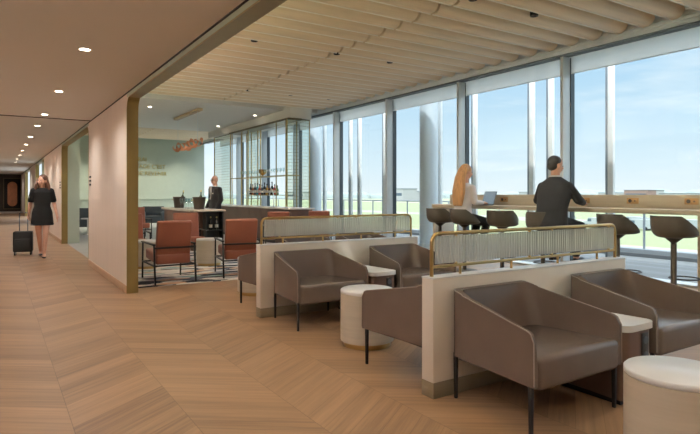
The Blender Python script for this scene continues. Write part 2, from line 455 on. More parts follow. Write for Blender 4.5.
# sage wall at the far end of the lounge
b = B(('greenwall', 'white_ceil'))
b.box(XL, XW-.05, YG, YG+.15, 0, 4.1)
b.box(XL, XW-.05, YG-.03, YG, 1.06, 1.1, .005); b.box(XL, XW-.05, YG-.02, YG, 0, .12)
for k in range(6):
    x0 = 2.2+k*1.0
    for (u0, u1, w0, w1) in ((x0, x0+.85, .95, .975), (x0, x0+.85, .22, .245), (x0, x0+.025, .22, .975), (x0+.825, x0+.85, .22, .975)):
        b.box(u0, u1, YG-.015, YG, w0, w1)
struct(b.done('wall_end', smooth=False))
b = B('wallpink'); b.box(XL, 1.80, -4.2, 14.2, 2.745, 2.77); struct(b.done('trim_8', smooth=False))  # added ledge, hidden from view, under the extra baffle uplight
b = B('greenwall'); b.box(XL, 1.86, 16.2, 16.4, 0, 3.69); struct(b.done('wall_stub', smooth=False))

# slatted timber ceilings: long half round baffles across the lounge
def slats(name, x0, x1, ys, z0=3.75, hh=.27, hw=.13):
    b = B(('slat', 'slat_highlight')); n = 14
    for y in ys:
        prof = []
        for i in range(n+1):
            a = PI*i/n; prof.append((y-hw*math.cos(a), z0+hw*(1-math.sin(a))))
        prof = [(y-hw, 4.06)]+prof+[(y+hw, 4.06)]
        b.use(0).prism(prof, x0, x1, axis='x')
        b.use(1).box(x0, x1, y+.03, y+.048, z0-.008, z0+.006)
    return struct(b.done(name, ang=60))
ys = [5.71+.41*k for k in range(-24, 21)]
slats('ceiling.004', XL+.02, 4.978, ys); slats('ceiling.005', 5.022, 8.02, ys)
ys2 = [21.2+.41*k for k in range(0, 11)]
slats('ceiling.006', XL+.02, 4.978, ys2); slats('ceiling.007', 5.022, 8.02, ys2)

# window wall
b = B(('alu', 'alu_dark'))
b.box(8.05, 8.45, YB, YG, 3.66, 4.05)
for z in (3.72, 3.78, 3.84): b.box(8.03, 8.05, YB, YG, z, z+.03)
b.use(1).box(8.06, 8.2, YB, YG, 3.62, 3.66)
b.use(0).box(8.0, 8.05, YB, YG, 3.87, 4.05)
struct(b.done('trim_5', smooth=False))
b = B('alu'); b.box(8.14, 8.4, YB, YG, -.12, .03); struct(b.done('trim_6', smooth=False))
PITCH = 2.5; Y0 = 5.945
mull = [Y0+PITCH*k for k in range(-4, 8)]
for k, y in enumerate(mull[:-1]):
    w = struct(bpy.data.objects.new('window_%d' % (k+1), None)); COL.objects.link(w); w.location = (XW, y, 0)
    b = B(('alu', 'alu_dark'))
    b.box(-.25, -.06, -.03, .03, .03, 3.62, .006); b.use(1).box(-.06, .04, -.045, .045, .03, 3.62)
    m = b.done('mullion', w)
    b = B('glass'); b.box(.0, .012, .045, PITCH-.045, .03, 3.62); b.done('glass_pane', w, smooth=False)
    if 0 <= k:
        lab = {4: 'white roller blind pulled slightly down in the bay right of the seated man', }.get(k)
b_names = ['farthest along, above the brass bar shelving', ]
BL = {3: 'narrow white roller blind at the top of the rightmost window',
      4: 'narrow white roller blind straight above the seated man in the dark suit',
      5: 'narrow white roller blind above the long-haired seated woman',
      6: 'narrow white roller blind crossing the outdoor column nearest the desk end',
      7: 'narrow white roller blind one bay left of the near outdoor column',
      8: 'narrow white roller blind at the window just right of the bar shelving'}
proto = None
for k in range(0, 11):
    y = mull[k]
    lab = BL.get(k, 'narrow white roller blind at the top of a window behind the bar shelving')
    if k in (0, 1, 2): continue
    if proto is None:
        proto = thing('roller_blind', lab, 'roller blind', (XW-.06, y+.05, 3.34), 0, 'roller blinds along the windows')
        b = B('blind'); b.box(0, .003, 0, PITCH-.10, .012, .29); b.done('blind_fabric', proto, smooth=False)
        b = B('alu'); b.box(-.006, .009, 0, PITCH-.10, -.0, .012); b.done('bottom_bar', proto, smooth=False)
        r0 = proto
    else: dup(proto, (XW-.06, y+.05, 3.34), 0, lab)

# white bulkhead above the back bar with rounded near end
b = B('white_ceil')
poly = [(7.75, 14.2), (7.65, 14.02), (7.45, 13.96), (6.98, 13.96), (6.93, 14.02), (6.93, 21.0), (7.75, 21.0)]
b.prism(poly, 3.45, 3.78); struct(b.done('ceiling.008', ang=60))

# ------------------------------------------------------------------ exterior
b = B('deck'); b.box(XW+.15, 11.35, -8, 40, -.14, -.02); t_ = b.done('terrace', smooth=False); struct(t_)
b = B(('terrace_edge', 'terrace_dark')); b.box(11.42, 11.7, -8, 40, -.14, .14, .01); b.use(1).box(11.35, 11.42, -8, 40, -.14, .05)
struct(b.done('trim_7', smooth=False))
b = B('field'); b.box(11.7, 2500, -2500, 3500, -6.2, -6); struct(b.done('ground', smooth=False))
# railing
rail = thing('terrace_railing', 'thin grey metal railing running along the outer edge of the terrace', 'railing', (11.55, 0, .14))
b = B('extgrey'); b.tube([(0, -6, .93), (0, 38, .93)], .02, 8); b.done('top_rail', rail)
b = B('glass'); b.box(-.005, .005, -6, 38, .06, .88); b.done('glass_infill', rail, smooth=False)
for k in range(22):
    b = B('extgrey'); y = -5.5+2*k; b.box(-.012, .012, y-.02, y+.02, 0, .93); b.done('baluster', rail)
# fins / posts outside: white outer, grey inner
posts = [(9.7, 'slim white steel post outside, right of the seated man and nearest the camera', 611),
         (9.7, 'white steel post outside, directly above the head of the seated man', 551),
         (9.7, 'white steel post outside, left of the seated man, right of the laptop', 532),
         (9.7, 'narrow white steel post outside, beside the mullion above the laptop', 475),
         (9.7, 'slim white post outside, right against the big blue-grey column by the desk end', 440),
         (9.7, 'white steel post outside, left of the mullion next to the big column', 385),
         (9.7, 'white steel post outside, second to the left of the big column', 360),
         (9.7, 'thin white steel post outside, right of the mullion near the bar', 351),
         (9.7, 'thin white steel post outside, right next to the far round column', 325)]
pp = None
c_, s_ = .84227, .53905
for (x, lab, px) in posts:
    l = (px-350)/553; y = x*(c_-l*s_)/(s_+l*c_)
    if pp is None:
        pp = thing('exterior_post', lab, 'post', (x, y, -.02), 0, 'steel posts on the terrace')
        b = B('extpost'); b.box(-.035, .035, -.06, .05, 0, 4.6, .005); b.done('post_shaft', pp)
        b = B('extgrey'); b.box(-.04, .04, .05, .09, 0, 4.6); b.done('post_flange', pp)
        b = B('extgrey'); b.box(-.09, .09, -.1, .14, 0, .015); b.done('base_plate', pp)
    else: dup(pp, (x, y, -.02), 0, lab)
for x, y, r, lab in ((9.1, 10.57, .23, 'thick round blue-grey column outside the glass by the left end of the desk'),
                     (9.1, 16.4, .21, 'round blue-grey column outside the glass just right of the bar shelving')):
    t = thing('round_column', lab, 'column', (x, y, -.02))
    b = B('column'); b.lathe([(0, 0), (r, 0), (r, 4.6), (0, 4.6)], n=40); b.done('shaft', t)
    b = B('alu'); b.lathe([(r+.001, .0), (r+.02, 0), (r+.02, .1), (r+.001, .1)], n=40); b.done('base_ring', t)
# distant buildings and tree line
rnd = random.Random(7)
def far_thing(name, label, cat, x, y, w, d, h, m, extra=None):
    t = thing(name, label, cat, (x, y, -6))
    b = B(m); b.box(-d/2, d/2, -w/2, w/2, 0, h); b.done('walls', t, smooth=False)
    b = B('extgrey'); b.box(-d/2-.5, d/2+.5, -w/2-.5, w/2+.5, h, h+.6); b.done('roof', t, smooth=False)
    b = B('vanglass'); b.box(-d/2-.05, -d/2, -w/2+2, w/2-2, h*.4, h*.65)
    b.done('window_band', t, smooth=False)
    return t
def at(px, dist):
    l = (px-350)/553; return dist*(s_+l*c_), dist*(c_-l*s_)
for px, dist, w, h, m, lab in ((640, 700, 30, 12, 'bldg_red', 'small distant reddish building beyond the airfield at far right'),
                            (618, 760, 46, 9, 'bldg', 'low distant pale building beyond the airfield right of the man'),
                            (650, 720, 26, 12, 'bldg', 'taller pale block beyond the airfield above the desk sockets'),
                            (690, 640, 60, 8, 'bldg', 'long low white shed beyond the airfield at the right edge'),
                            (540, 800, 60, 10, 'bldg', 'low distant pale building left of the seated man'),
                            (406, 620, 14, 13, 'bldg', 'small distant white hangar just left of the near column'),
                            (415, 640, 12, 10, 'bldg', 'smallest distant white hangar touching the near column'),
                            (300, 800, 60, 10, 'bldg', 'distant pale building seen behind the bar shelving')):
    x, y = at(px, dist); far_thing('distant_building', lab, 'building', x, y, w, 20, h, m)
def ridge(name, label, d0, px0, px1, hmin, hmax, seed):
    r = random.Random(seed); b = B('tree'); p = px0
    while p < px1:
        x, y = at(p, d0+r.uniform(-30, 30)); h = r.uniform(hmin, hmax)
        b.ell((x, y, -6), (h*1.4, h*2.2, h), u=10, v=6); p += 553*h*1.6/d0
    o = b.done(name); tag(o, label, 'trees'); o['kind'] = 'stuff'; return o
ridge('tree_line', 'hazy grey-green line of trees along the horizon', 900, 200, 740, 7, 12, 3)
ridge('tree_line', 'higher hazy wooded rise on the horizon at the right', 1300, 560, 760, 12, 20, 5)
# service vehicles on the apron
vn = None
labs = ['white service van parked on the apron, seen under the desk left of the nearest stool',
        'white service van on the apron, seen under the desk just left of the second stool',
        'white van on the apron between the two nearest stools, left one',
        'white van on the apron between the two nearest stools, middle one',
        'white van on the apron seen right of the nearest stool',
        'white van on the apron seen under the desk near the suited man',
        'white van on the apron seen below the desk near the laptop']
for i, (px, dist) in enumerate(((643, 118), (596, 120), (634, 125), (639, 112), (691, 110), (563, 128), (505, 130))):
    x, y = at(px, dist)
    if vn is None:
        vn = thing('service_van', labs[i], 'van', (x, y, -6), 0, 'vans on the apron')
        b = B('van'); b.prism([(-2.6, .4), (2.6, .4), (2.6, 1.2), (1.7, 1.4), (1.2, 2.2), (-2.6, 2.2)], -1, 1, axis='x'); b.done('body', vn)
        b = B('vanglass'); b.box(-1.03, -1, .4, 1.3, 1.35, 1.95); b.done('side_window', vn)
        for yy in (-1.7, 1.6):
            b = B('black'); b.cone((-1.05, yy, .38), (1.05, yy, .38), .38); b.done('wheel_pair', vn)
    else: dup(vn, (x, y, -6), rnd.uniform(-.3, .3), labs[i])

# ------------------------------------------------------------------ armchair
def path_round(pts, r, n=6):
    out = []
    for i, p in enumerate(pts):
        if i in (0, len(pts)-1): out.append(V(p)); continue
        a, q, c = V(pts[i-1]), V(p), V(pts[i+1])
        d0 = (a-q).normalized(); d1 = (c-q).normalized()
        s0, s1 = q+d0*r, q+d1*r
        for k in range(n+1):
            t = k/n; out.append(s0*(1-t)**2+q*2*t*(1-t)+s1*t*t)
    return out
W2, DP, WF = .335, .69, .40
def arm_top(y, ly=0):   # y: 0 rear .. DP front
    z = .69-.135*(y/DP)
    e = DP-y
    if e < .045: z -= .045-math.sqrt(max(0, .045**2-(.045-e)**2))
    return z
def make_armchair(label, loc, rz):
    t = thing('armchair', label, 'armchair', loc, rz, 'taupe armchairs')
    # shell: chair faces local -y, rear at y=0
    segs = []
    def outline(off, rad):
        # left arm front -> rear -> right arm front, inset by off
        w = W2-off; wf = WF-off; yr = -off
        pts = path_round([(-wf, -DP, 0), (-w, yr, 0), (w, yr, 0), (wf, -DP, 0)], rad, 8)
        # densify arms
        out = []
        for i, (p, q) in enumerate(zip(pts, pts[1:])):
            L = (q-p).length; n = max(1, int(L/.035))
            if i in (0, len(pts)-2):
                fr = [0, .012, .03, .055, .09, .15, .25, .4, .55, .7, .85] if i == 0 else [0, .15, .3, .45, .6, .75, .85, .91, .945, .97, .988]
                for f in fr: out.append(p+(q-p)*f)
            else:
                for k in range(n): out.append(p+(q-p)*(k/n))
        out.append(pts[-1]); return out
    def outl2(off, rad, m=64):
        o = outline(off, rad); # resample so inner and outer match
        d = [0]
        for p, q in zip(o, o[1:]): d.append(d[-1]+(q-p).length)
        return o, d
    N = 90
    def samp(off, rad):
        o, d = outl2(off, rad); L = d[-1]; r = []
        # nonuniform parameter, dense at the ends
        ts = [0.5-0.5*math.cos(PI*k/N)**1 if False else k/N for k in range(N+1)]
        for t_ in ts:
            u = t_*L; i = 0
            while i < len(d)-2 and d[i+1] < u: i += 1
            f = (u-d[i])/max(1e-9, d[i+1]-d[i]); r.append(o[i]+(o[i+1]-o[i])*min(1, max(0, f)))
        return r
    out = samp(0, .03); inn = samp(.02, .09); low = samp(.034, .10)
    bm = B('leather'); rows = []
    for k in range(N+1):
        po, pi, pl = out[k], inn[k], low[k]
        yo = -po.y; zt = arm_top(yo)
        back = max(0, 1-yo/.25)
        pi2 = V((pi.x, pi.y-.015*back, 0)); pl2 = V((pl.x, pl.y-.12*back, 0))
        zi = arm_top(min(DP, max(0, -pi.y)))
        top = min(zt, zi) if yo > .1 else zt
        rows.append([V((po.x, po.y, .27)), V((po.x, po.y, top-.008)), V((po.x*.99+pi2.x*.01, po.y, top)) , V((pi2.x, pi2.y, top)), V((pi2.x, pi2.y, top-.02)), V((pl2.x, pl2.y, .36)), V((pl2.x, pl2.y, .27))])
    vr = [[bm.bm.verts.new(p) for p in r] for r in rows]
    for a, c in zip(vr, vr[1:]):
        for j in range(7): bm.bm.faces.new((a[j], a[(j+1)%7], c[(j+1)%7], c[j]))
    bm.bm.faces.new(vr[0][::-1]); bm.bm.faces.new(vr[-1])
    bmesh.ops.remove_doubles(bm.bm, verts=bm.bm.verts[:], dist=.0004)
    bm.done('shell', t, ang=45)
    # piping along top edge of shell and down the arm fronts
    pts = [V((p.x*1.0, p.y, 0)) for p in out]
    pl = [V((r[2].x, r[2].y, r[2].z+.001)) for r in rows]
    pl = [V((pl[0].x, -DP-.002, .28))]+pl+[V((pl[-1].x, -DP-.002, .28))]
    bm = B('leather_pipe'); bm.tube(pl, .0035, 6); o = bm.done('piping', t); o['label'] = 'paler stitched edge piping'
    # seat
    bm = B('leather')
    bm.box(-W2+.02, W2-.02, -DP-.012, -.06, .245, .41, .035, 4)
    for v in bm.bm.verts:
        v.co.x *= 1+(WF-W2-.002)/W2*(-v.co.y/DP)
        if v.co.z > .33: v.co.z += .02*(-v.co.y/DP)+.012*math.cos(v.co.x*PI/.7)
        if v.co.y < -.55: v.co.y -= .010*math.cos(v.co.x*PI/.8)
    bm.done('seat', t, ang=60)
    for x, y in ((-W2+.014, -.02), (W2-.014, -.02), (-WF+.02, -DP+.035), (WF-.02, -DP+.035)):
        bm = B('black')
        bm.box(x-.011, x+.011, y-.013, y+.013, 0, .29, .002)
        for v in bm.bm.verts:
            if v.co.z < .1: v.co.x = x+(v.co.x-x)*.75; v.co.y = y+(v.co.y-y)*.75
        bm.done('leg', t)
    bm = B('black'); bm.box(-W2+.03, W2-.03, -DP+.05, -.03, .243, .268); bm.done('seat_base', t)
    return t
ac = make_armchair('taupe leather armchair nearest the camera, its back to the nearer low partition', (2.79, 2.625, 0), 0)
dup(ac, (3.98, 2.625, 0), 0, 'taupe leather armchair cut by the right edge, right of the near power side table')
dup(ac, (2.79, 5.335, 0), 0, 'taupe armchair facing us before the farther partition, left of its power side table')
dup(ac, (4.005, 5.335, 0), 0, 'taupe armchair half hidden behind the near brass screen post, by the farther partition')
dup(ac, (2.77, 2.84, 0), PI, 'armchair turned away behind the nearer partition, its dark side beside the middle round table')
dup(ac, (2.84, 5.60, 0), PI, 'armchair turned away behind the farther partition, only its dark side and one leg showing')
dup(ac, (5.0, 7.75, 0), 0, 'taupe armchair whose top peeks over the farther partition below its glass, right part')
dup(ac, (4.0, 7.9, 0), 0, 'taupe armchair whose top peeks over the farther partition below its glass, left part')

# side table with power outlets
def side_table(label, loc):
    t = thing('side_table', label, 'side table', loc, 0, 'power side tables')
    def rp(x0, x1, y0, y1, r):
        pts = []
        for cx_, cy_, a0 in ((x1-r, y1-r*.2, 0), (x0+r, y1-r*.2, PI/2), (x0+r, y0+r, PI), (x1-r, y0+r, 1.5*PI)):
            rr = r*.2 if a0 < PI-.1 else r
            for i in range(7): a = a0+PI/2*i/6; pts.append((cx_+rr*math.cos(a), cy_+rr*math.sin(a)))
        return pts
    b = B('bar_brown'); b.prism(rp(-.155, .155, -.69, 0, .06), .03, .455); b.done('cabinet', t, ang=30)
    b = B('tabletop'); b.prism(rp(-.165, .165, -.71, 0, .07), .455, .495); b.done('tabletop', t, ang=30)
    b = B('black'); b.box(-.14, .14, -.65, 0, 0, .03); b.done('plinth', t)
    for i, z in enumerate((.39, .27)):
        pass
    b = B('plastic'); b.box(.02, .09, -.698, -.69, .2, .43, .004)
    sk = b.done('power_panel', t); sk['label'] = 'black power outlet panel'
    for z in (.385, .29):
        b = B('alu_dark'); b.cone((.055, -.699, z), (.055, -.704, z), .024, n=20); b.cone((.055, -.704, z), (.055, -.706, z), .016, n=16)
        b.done('socket', sk)
    return t
side_table('near side table with pale top and black power outlets, between the two closest armchairs', (3.375, 2.62, 0))
side_table('far side table with pale top and black power outlets, in front of the farther partition', (3.40, 5.335, 0))

# round tables
def round_table(label, loc, r=.23, h=.48):
    t = thing('round_table', label, 'round table', loc, 0, 'round drum tables')
    b = B('trav'); b.lathe([(0, .045), (r, .045), (r, h-.03), (0, h-.03)], n=56); b.done('drum', t, ang=40)
    b = B('tabletop'); b.lathe([(0, h-.03), (r-.004, h-.03), (r, h-.026), (r, h-.006), (r-.006, h), (0, h)], n=56); b.done('tabletop', t, ang=50)
    b = B('brass'); b.lathe([(0, 0), (r-.025, 0), (r-.025, .045), (0, .045)], n=48); b.done('base_ring', t)
    return t
rt = round_table('pale stone drum table in the bottom right corner, in front of the nearest armchairs', (2.685, 1.35, 0))
dup(rt, (2.71, 3.96, 0), 0, 'pale stone drum table in the middle, between the two low partitions')
dup(rt, (2.86, 6.76, 0), 0, 'drum table partly hidden behind the left end of the farther partition')
dup(rt, (3.28, 9.89, .009), 0, 'drum table on the rug between the right terracotta chair and the one facing us')
dup(rt, (2.2, 10.1, .009), 0, 'drum table on the rug beyond the left terracotta chair')

# low partitions and brass screens
def partition(label, y0):
    t = thing('low_partition', label, 'partition', (2.33, y0, 0), 0, 'low cream partitions')
    b = B('cream'); b.box(0, 2.12, 0, .11, .1, .757, .003); b.done('panel', t)
    b = B('tabletop'); b.box(-.002, 2.122, -.002, .112, .757, .767, .002); b.done('top_cap', t)
    b = B('plinth'); b.box(-.001, 2.121, -.003, .113, 0, .1, .002); b.done('skirting', t)
def screen(label, y):
    t = thing('privacy_screen', label, 'glass screen', (2.365, y, .768), 0, 'brass and fluted glass screens')
    L = 2.02; H = .275
    pts = path_round([(0, 0, 0), (0, 0, H), (L, 0, H), (L, 0, 0)], .07, 8)
    b = B('brass'); b.tube(pts, .0125, 12); b.done('rail_frame', t)
    b = B('brass'); b.tube([(0, 0, .06), (L, 0, .06)], .010, 10); b.done('lower_rail', t)
    for x in (.25, .75, 1.27, 1.77):
        b = B('brass'); b.cone((x, 0, .0), (x, 0, .06), .009, n=10); b.done('stub_post', t)
    # fluted panes
    N = 2
    for (xa, xb) in ((.03, 1.005), (1.015, 1.99)):
        b = B('fluted'); n = int((xb-xa)/.0045); z0, z1 = .078, H-.018; top = []; bot = []
        fr = [(xa+(xb-xa)*i/n, -.002-.010*abs(math.sin(PI*(xa+(xb-xa)*i/n)/.026))) for i in range(n+1)]
        poly = fr+[(xb, .003), (xa, .003)]
        lo = [b.bm.verts.new((x, yy, z0)) for x, yy in poly]; hi = [b.bm.verts.new((x, yy, z1)) for x, yy in poly]
        m_ = len(poly)
        for i in range(m_): b.bm.faces.new((lo[i], lo[(i+1)%m_], hi[(i+1)%m_], hi[i]))
        b.bm.faces.new(lo[::-1]); b.bm.faces.new(hi)
        b.done('glass_pane', t, ang=60)
        for x in (xa+.18, xb-.06):
            for zz in (z1+.006, z0-.006):
                b = B('brass'); b.box(x-.009, x+.009, -.009, .009, zz-.012, zz+.012, .002); b.done('clamp', t)
    return t
partition('cream low partition nearer the camera, behind the closest armchairs', 2.664)
partition('cream low partition farther back, left of centre', 5.38)
screen('brass framed fluted glass screen on the nearer low partition', 2.719)
screen('brass framed fluted glass screen on the farther low partition', 5.435)

# ------------------------------------------------------------------ terracotta chairs
def orange_chair(label, loc, rz, m='orange'):
    """faces local +y, rear legs at y=0"""
    t = thing('lounge_chair', label, 'chair', loc, rz, 'terracotta lounge chairs')
    w = .29
    b = B(m); b.box(-.25, .25, 0, .085, 0, .64, .025, 3); mt = Matrix.Translation((0, .17, .27)) @ Matrix.Rotation(math.radians(14), 4, 'X')
    for v in b.bm.verts: v.co = mt @ v.co
    b.done('backrest', t, ang=50)
    b = B(m); b.box(-.25, .25, .12, .80, .27, .42, .03, 3)
    for v in b.bm.verts: v.co.z += (v.co.y-.2)*.06
    b.done('seat', t, ang=50)
    for s in (-1, 1):
        x = s*w
        b = B('black'); b.box(x-.011, x+.011, -.016, .016, 0, .56, .003, mtx=Matrix.Shear('XY', 4, (0, .12)) if False else None)
        for v in b.bm.verts: v.co.y += v.co.z*.14
        b.done('leg', t)
        b = B('black'); b.box(x-.011, x+.011, .80, .826, 0, .56, .003)
        for v in b.bm.verts: v.co.y -= v.co.z*.05
        b.done('leg', t)
        b = B('black'); b.box(x-.02, x+.02, .06, .82, .55, .572, .004); b.done('armrest', t)
        b = B('black'); b.box(x-.009, x+.009, .03, .80, .25, .272); b.done('side_rail', t)
    b = B('black'); b.box(-w, w, .055, .075, .50, .525, .003); b.done('cross_bar', t)
    b = B('black'); b.box(-w, w, .03, .05, .25, .272, .003); b.done('cross_bar', t)
    b = B('black'); b.box(-w, w, .76, .78, .25, .272, .003); b.done('cross_bar', t)
    return t
OC = orange_chair('terracotta lounge chair seen from behind on the rug, left of the two nearest', (2.19, 8.09, .009), 0)
dup(OC, (3.22, 8.12, .009), math.radians(-10), 'terracotta lounge chair seen from behind on the rug, right of the two nearest')
dup(OC, (3.30, 11.5, .009), math.radians(174), 'terracotta lounge chair facing us in front of the oval bar island')
dup(OC, (2.20, 11.55, .009), math.radians(176), 'terracotta lounge chair facing us, cut off by the olive door jamb')
dup(OC, (3.55, 17.6, 0), PI, 'small far terracotta chair by the olive jamb, left of the grey armchair')
dup(OC, (5.36, 11.35, 0), math.radians(-20), 'terracotta chair behind the left end of the farther glass screen, by the long bar')
dup(OC, (6.38, 11.3, 0), math.radians(-25), 'terracotta chair top above the farther glass screen, at the near end of the bar')

def grey_seat(label, loc, rz):
    t = thing('grey_armchair', label, 'armchair', loc, rz, 'slate grey armchairs')
    b = B('greyfab'); b.box(-.4, .4, -.15, 0, .2, .82, .04, 3); b.done('backrest', t)
    b = B('greyfab'); b.box(-.3, .3, -.7, -.12, .2, .46, .04, 3); b.done('seat', t)
    for s in (-1, 1):
        b = B('greyfab'); b.box(s*.35-.06, s*.35+.06, -.7, -.02, .2, .62, .04, 3); b.done('arm', t)
        for y in (-.65, -.06):
            b = B('black'); b.cone((s*.34, y, 0), (s*.34, y, .21), .012, .018, 8); b.done('leg', t)
    return t
gs = grey_seat('slate grey armchair against the sage wall, beside the left end of the bar island', (5.2, 22.4, 0), math.radians(-15))
dup(gs, (2.55, 20.9, 0), math.radians(-20), 'slate grey armchair seen through the second corridor opening')
t = thing('small_table', 'small white side table in front of the grey armchair in the second corridor opening', 'table', (2.48, 19.5, 0))
b = B('tabletop'); b.lathe([(0, .5), (.2, .5), (.2, .53), (0, .53)]); b.done('tabletop', t)
b = B('white_ceil'); b.lathe([(0, 0), (.15, 0), (.15, .015), (.02, .03), (.02, .5), (0, .5)]); b.done('pedestal', t)

b = B('rug'); b.box(1.66, 4.55, 8.0, 12.15, 0, .008, .003); tag(b.done('rug'), 'multicoloured abstract rug under the terracotta chairs', 'rug')

# ------------------------------------------------------------------ bar island
t = thing('bar_island', 'dark brown bar island with rounded pale top, champagne buckets and glasses on it', 'bar counter', (3.75, 12.55, 0))
def isl(o, r=.3):
    x0, x1, y0, y1 = -o, .66+o, -o, 2.7+o; pts = []
    for cx_, cy_, a0 in ((x1-r, y1-r, 0), (x0+r, y1-r, PI/2), (x0+.08, y0+.08, PI), (x1-.08, y0+.08, 1.5*PI)):
        rr = r if a0 < PI-.1 else .08
        for i in range(8): a = a0+PI/2*i/7; pts.append((cx_+rr*math.cos(a), cy_+rr*math.sin(a)))
    return pts
b = B('bar_brown'); b.prism([(x, y) for x, y in isl(0) if True], 0, .9)
isl_body = b.done('body', t, ang=30)
b = B('marble'); b.prism(isl(.06), .9, .945); b.done('countertop', t, ang=30)
b = B('bar_brown'); b.box(-.05, .25, -.06, 0, .06, .88, .004); b.done('end_panel', t)
sh = B('shelfdark'); sh.box(.25, .64, -.05, -.0, .05, .9); sh.box(.24, .26, -.28, 0, .0, .9); sh.box(.63, .65, -.28, 0, .0, .9)
sh.box(.26, .63, -.28, 0, .46, .48); sh.box(.26, .63, -.28, 0, .04, .06); sh.done('open_shelf', t, smooth=False)
sh = B('marble'); sh.box(-.05, .7, -.32, 0, .9, .945, .02); sh.done('countertop_end', t)
def bottle_mesh(r=.038, h=.3):
    return [(0, 0), (r, 0), (r, h*.55), (r*.8, h*.63), (r*.36, h*.72), (r*.34, h), (0, h)]
def bottle(label, loc, col, grp, h=.3, r=.038, cat='bottle', cap='gold'):
    key = 'bt_%d_%d_%d' % col
    if key not in M: M[key] = mat('bottle_glass_'+key[3:], col, .15, var=.05, spec=.7)
    t = thing('bottle', label, cat, loc, 0, grp)
    b = B(key); b.lathe(bottle_mesh(r, h), n=16); b.done('body', t)
    b = B('marble'); b.lathe([(r+.0005, h*.18), (r+.001, h*.18), (r+.001, h*.42), (r+.0005, h*.42)], n=16); b.done('bottle_label', t)
    b = B(cap); b.lathe([(0, h*.9), (r*.4, h*.9), (r*.4, h*1.01), (0, h*1.01)], n=12); b.done('cap', t)
    return t
bottle('dark wine bottle on the island open shelf, left of the pair', (4.13, 12.36, .481), (24, 30, 26), 'bottles in the island shelf')
bottle('dark wine bottle on the island open shelf, right of the pair', (4.27, 12.36, .481), (24, 30, 26), 'bottles in the island shelf')
tg = thing('wine_glass', 'stemmed glass on the lowest shelf of the bar island', 'glass', (4.15, 12.36, .061))
b = B('clear'); b.lathe([(0, 0), (.035, 0), (.006, .01), (.006, .1), (.035, .14), (.04, .19), (.03, .24), (.028, .24), (.037, .19), (.0, .12)], n=16); b.done('bowl', tg)
# champagne buckets
def bucket(label, loc):
    t = thing('champagne_bucket', label, 'bucket', loc, 0, 'champagne buckets on the bar island')
    b = B('galv'); b.lathe([(0, 0), (.12, 0), (.15, .26), (.158, .27), (.158, .285), (.14, .285), (.112, .02), (0, .02)], n=28); b.done('pail', t)
    for s in (-1, 1):
        b = B('brass'); b.tube([(s*.15, -.03, .22), (s*.185, -.02, .2), (s*.185, .02, .2), (s*.15, .03, .22)], .006, 6); b.done('handle', t)
    return t
bk = bucket('dark champagne bucket on the left of the bar island, holding a bottle', (3.98, 14.4, .945))
bk2 = dup(bk, (4.05, 12.95, .945), 0, 'dark champagne bucket on the right of the bar island, next to the waiter')
for i, (x, y, z, rx, lab) in enumerate(((4.02, 14.38, 1.0, .2, 'gold-necked bottle leaning in the left champagne bucket'), (4.08, 12.97, 1.0, -.2, 'gold-necked bottle leaning in the right champagne bucket'))):
    o = bottle(lab, (x, y, z), (60, 64, 40), None, .4, .042); o.rotation_euler = (rx, .12, 0)
fl = None
for i in range(8):
    x, y = 3.92+.09*(i % 2), 14.02-.11*i
    lab = ('champagne flute on the bar island, nearest the left bucket' if i == 0 else 'champagne flute on the bar island, nearest the right bucket' if i == 7 else 'champagne flute in the middle of the row between the two buckets')
    if fl is None:
        fl = thing('champagne_flute', lab, 'glass', (x, y, .945), 0, 'champagne flutes on the bar island')
        b = B('clear'); b.lathe([(.005, .1), (.024, .13), (.03, .18), (.027, .25), (.025, .25), (.028, .18), (.0, .12)], n=14); b.done('bowl', fl)
        b = B('clear'); b.lathe([(0, 0), (.033, 0), (.033, .004), (.005, .01), (.004, .105), (0, .105)], n=14); b.done('stem', fl)
    else: dup(fl, (x, y, .945), 0, lab)

# long back counter
t = thing('bar_counter', 'long dark walnut bar counter with pale stone top under the brass shelving', 'bar counter', (6.14, 12.3, 0))
b = B('bar_brown'); b.box(0, .6, 0, 6.4, .08, .91)
for k in range(1, 7): b.box(-.006, 0, k*.9-.01, k*.9, .08, .91)
b.done('front_panel', t, smooth=False)
b = B('marble'); b.box(-.05, .65, -.05, 6.45, .91, .945, .005); b.done('countertop', t)
b = B('black'); b.box(.04, .58, .05, 6.35, 0, .08); b.done('plinth', t)
# tap
t = thing('bar_tap', 'curved chrome tap rising from the long bar counter', 'tap', (6.55, 14.2, .945))
b = B('alu'); b.cone((0, 0, 0), (0, 0, .03), .03); b.tube([(0, 0, 0), (0, 0, .3), (0, .03, .38), (0, .1, .42), (0, .2, .42), (0, .27, .38), (0, .3, .3)], .014, 8); b.done('spout', t)

# back bar shelving
t = thing('bar_shelving', 'tall brass framed shelving behind the long bar, open to the windows', 'shelving', (6.93, 14.0, 0))
for y in (0.2, .85, 3.0, 3.55, 4.45):
    for x in (0, .34):
        b = B('brass'); b.box(x-.012, x+.012, y-.015, y+.015, 0, 3.45); b.done('upright', t)
b = B('brass'); b.box(-.02, .38, 0.1, 4.6, 1.825, 1.845); b.done('upper_shelf', t)
b = B('brass'); b.box(-.02, .38, .75, 3.1, 1.255, 1.275); b.done('lower_shelf', t)
b = B('greenglassframe'); b.box(-.03, .4, .0, 4.7, 3.39, 3.448); b.done('top_rim', t)
b = B('brass')
for y0, y1 in ((3.0, 3.55), (3.55, 4.45), (.2, .85)):
    b.tube([(.34, y0, 1.27), (.34, y1, 1.27)], .008, 6)
b.done('cross_rail', t)
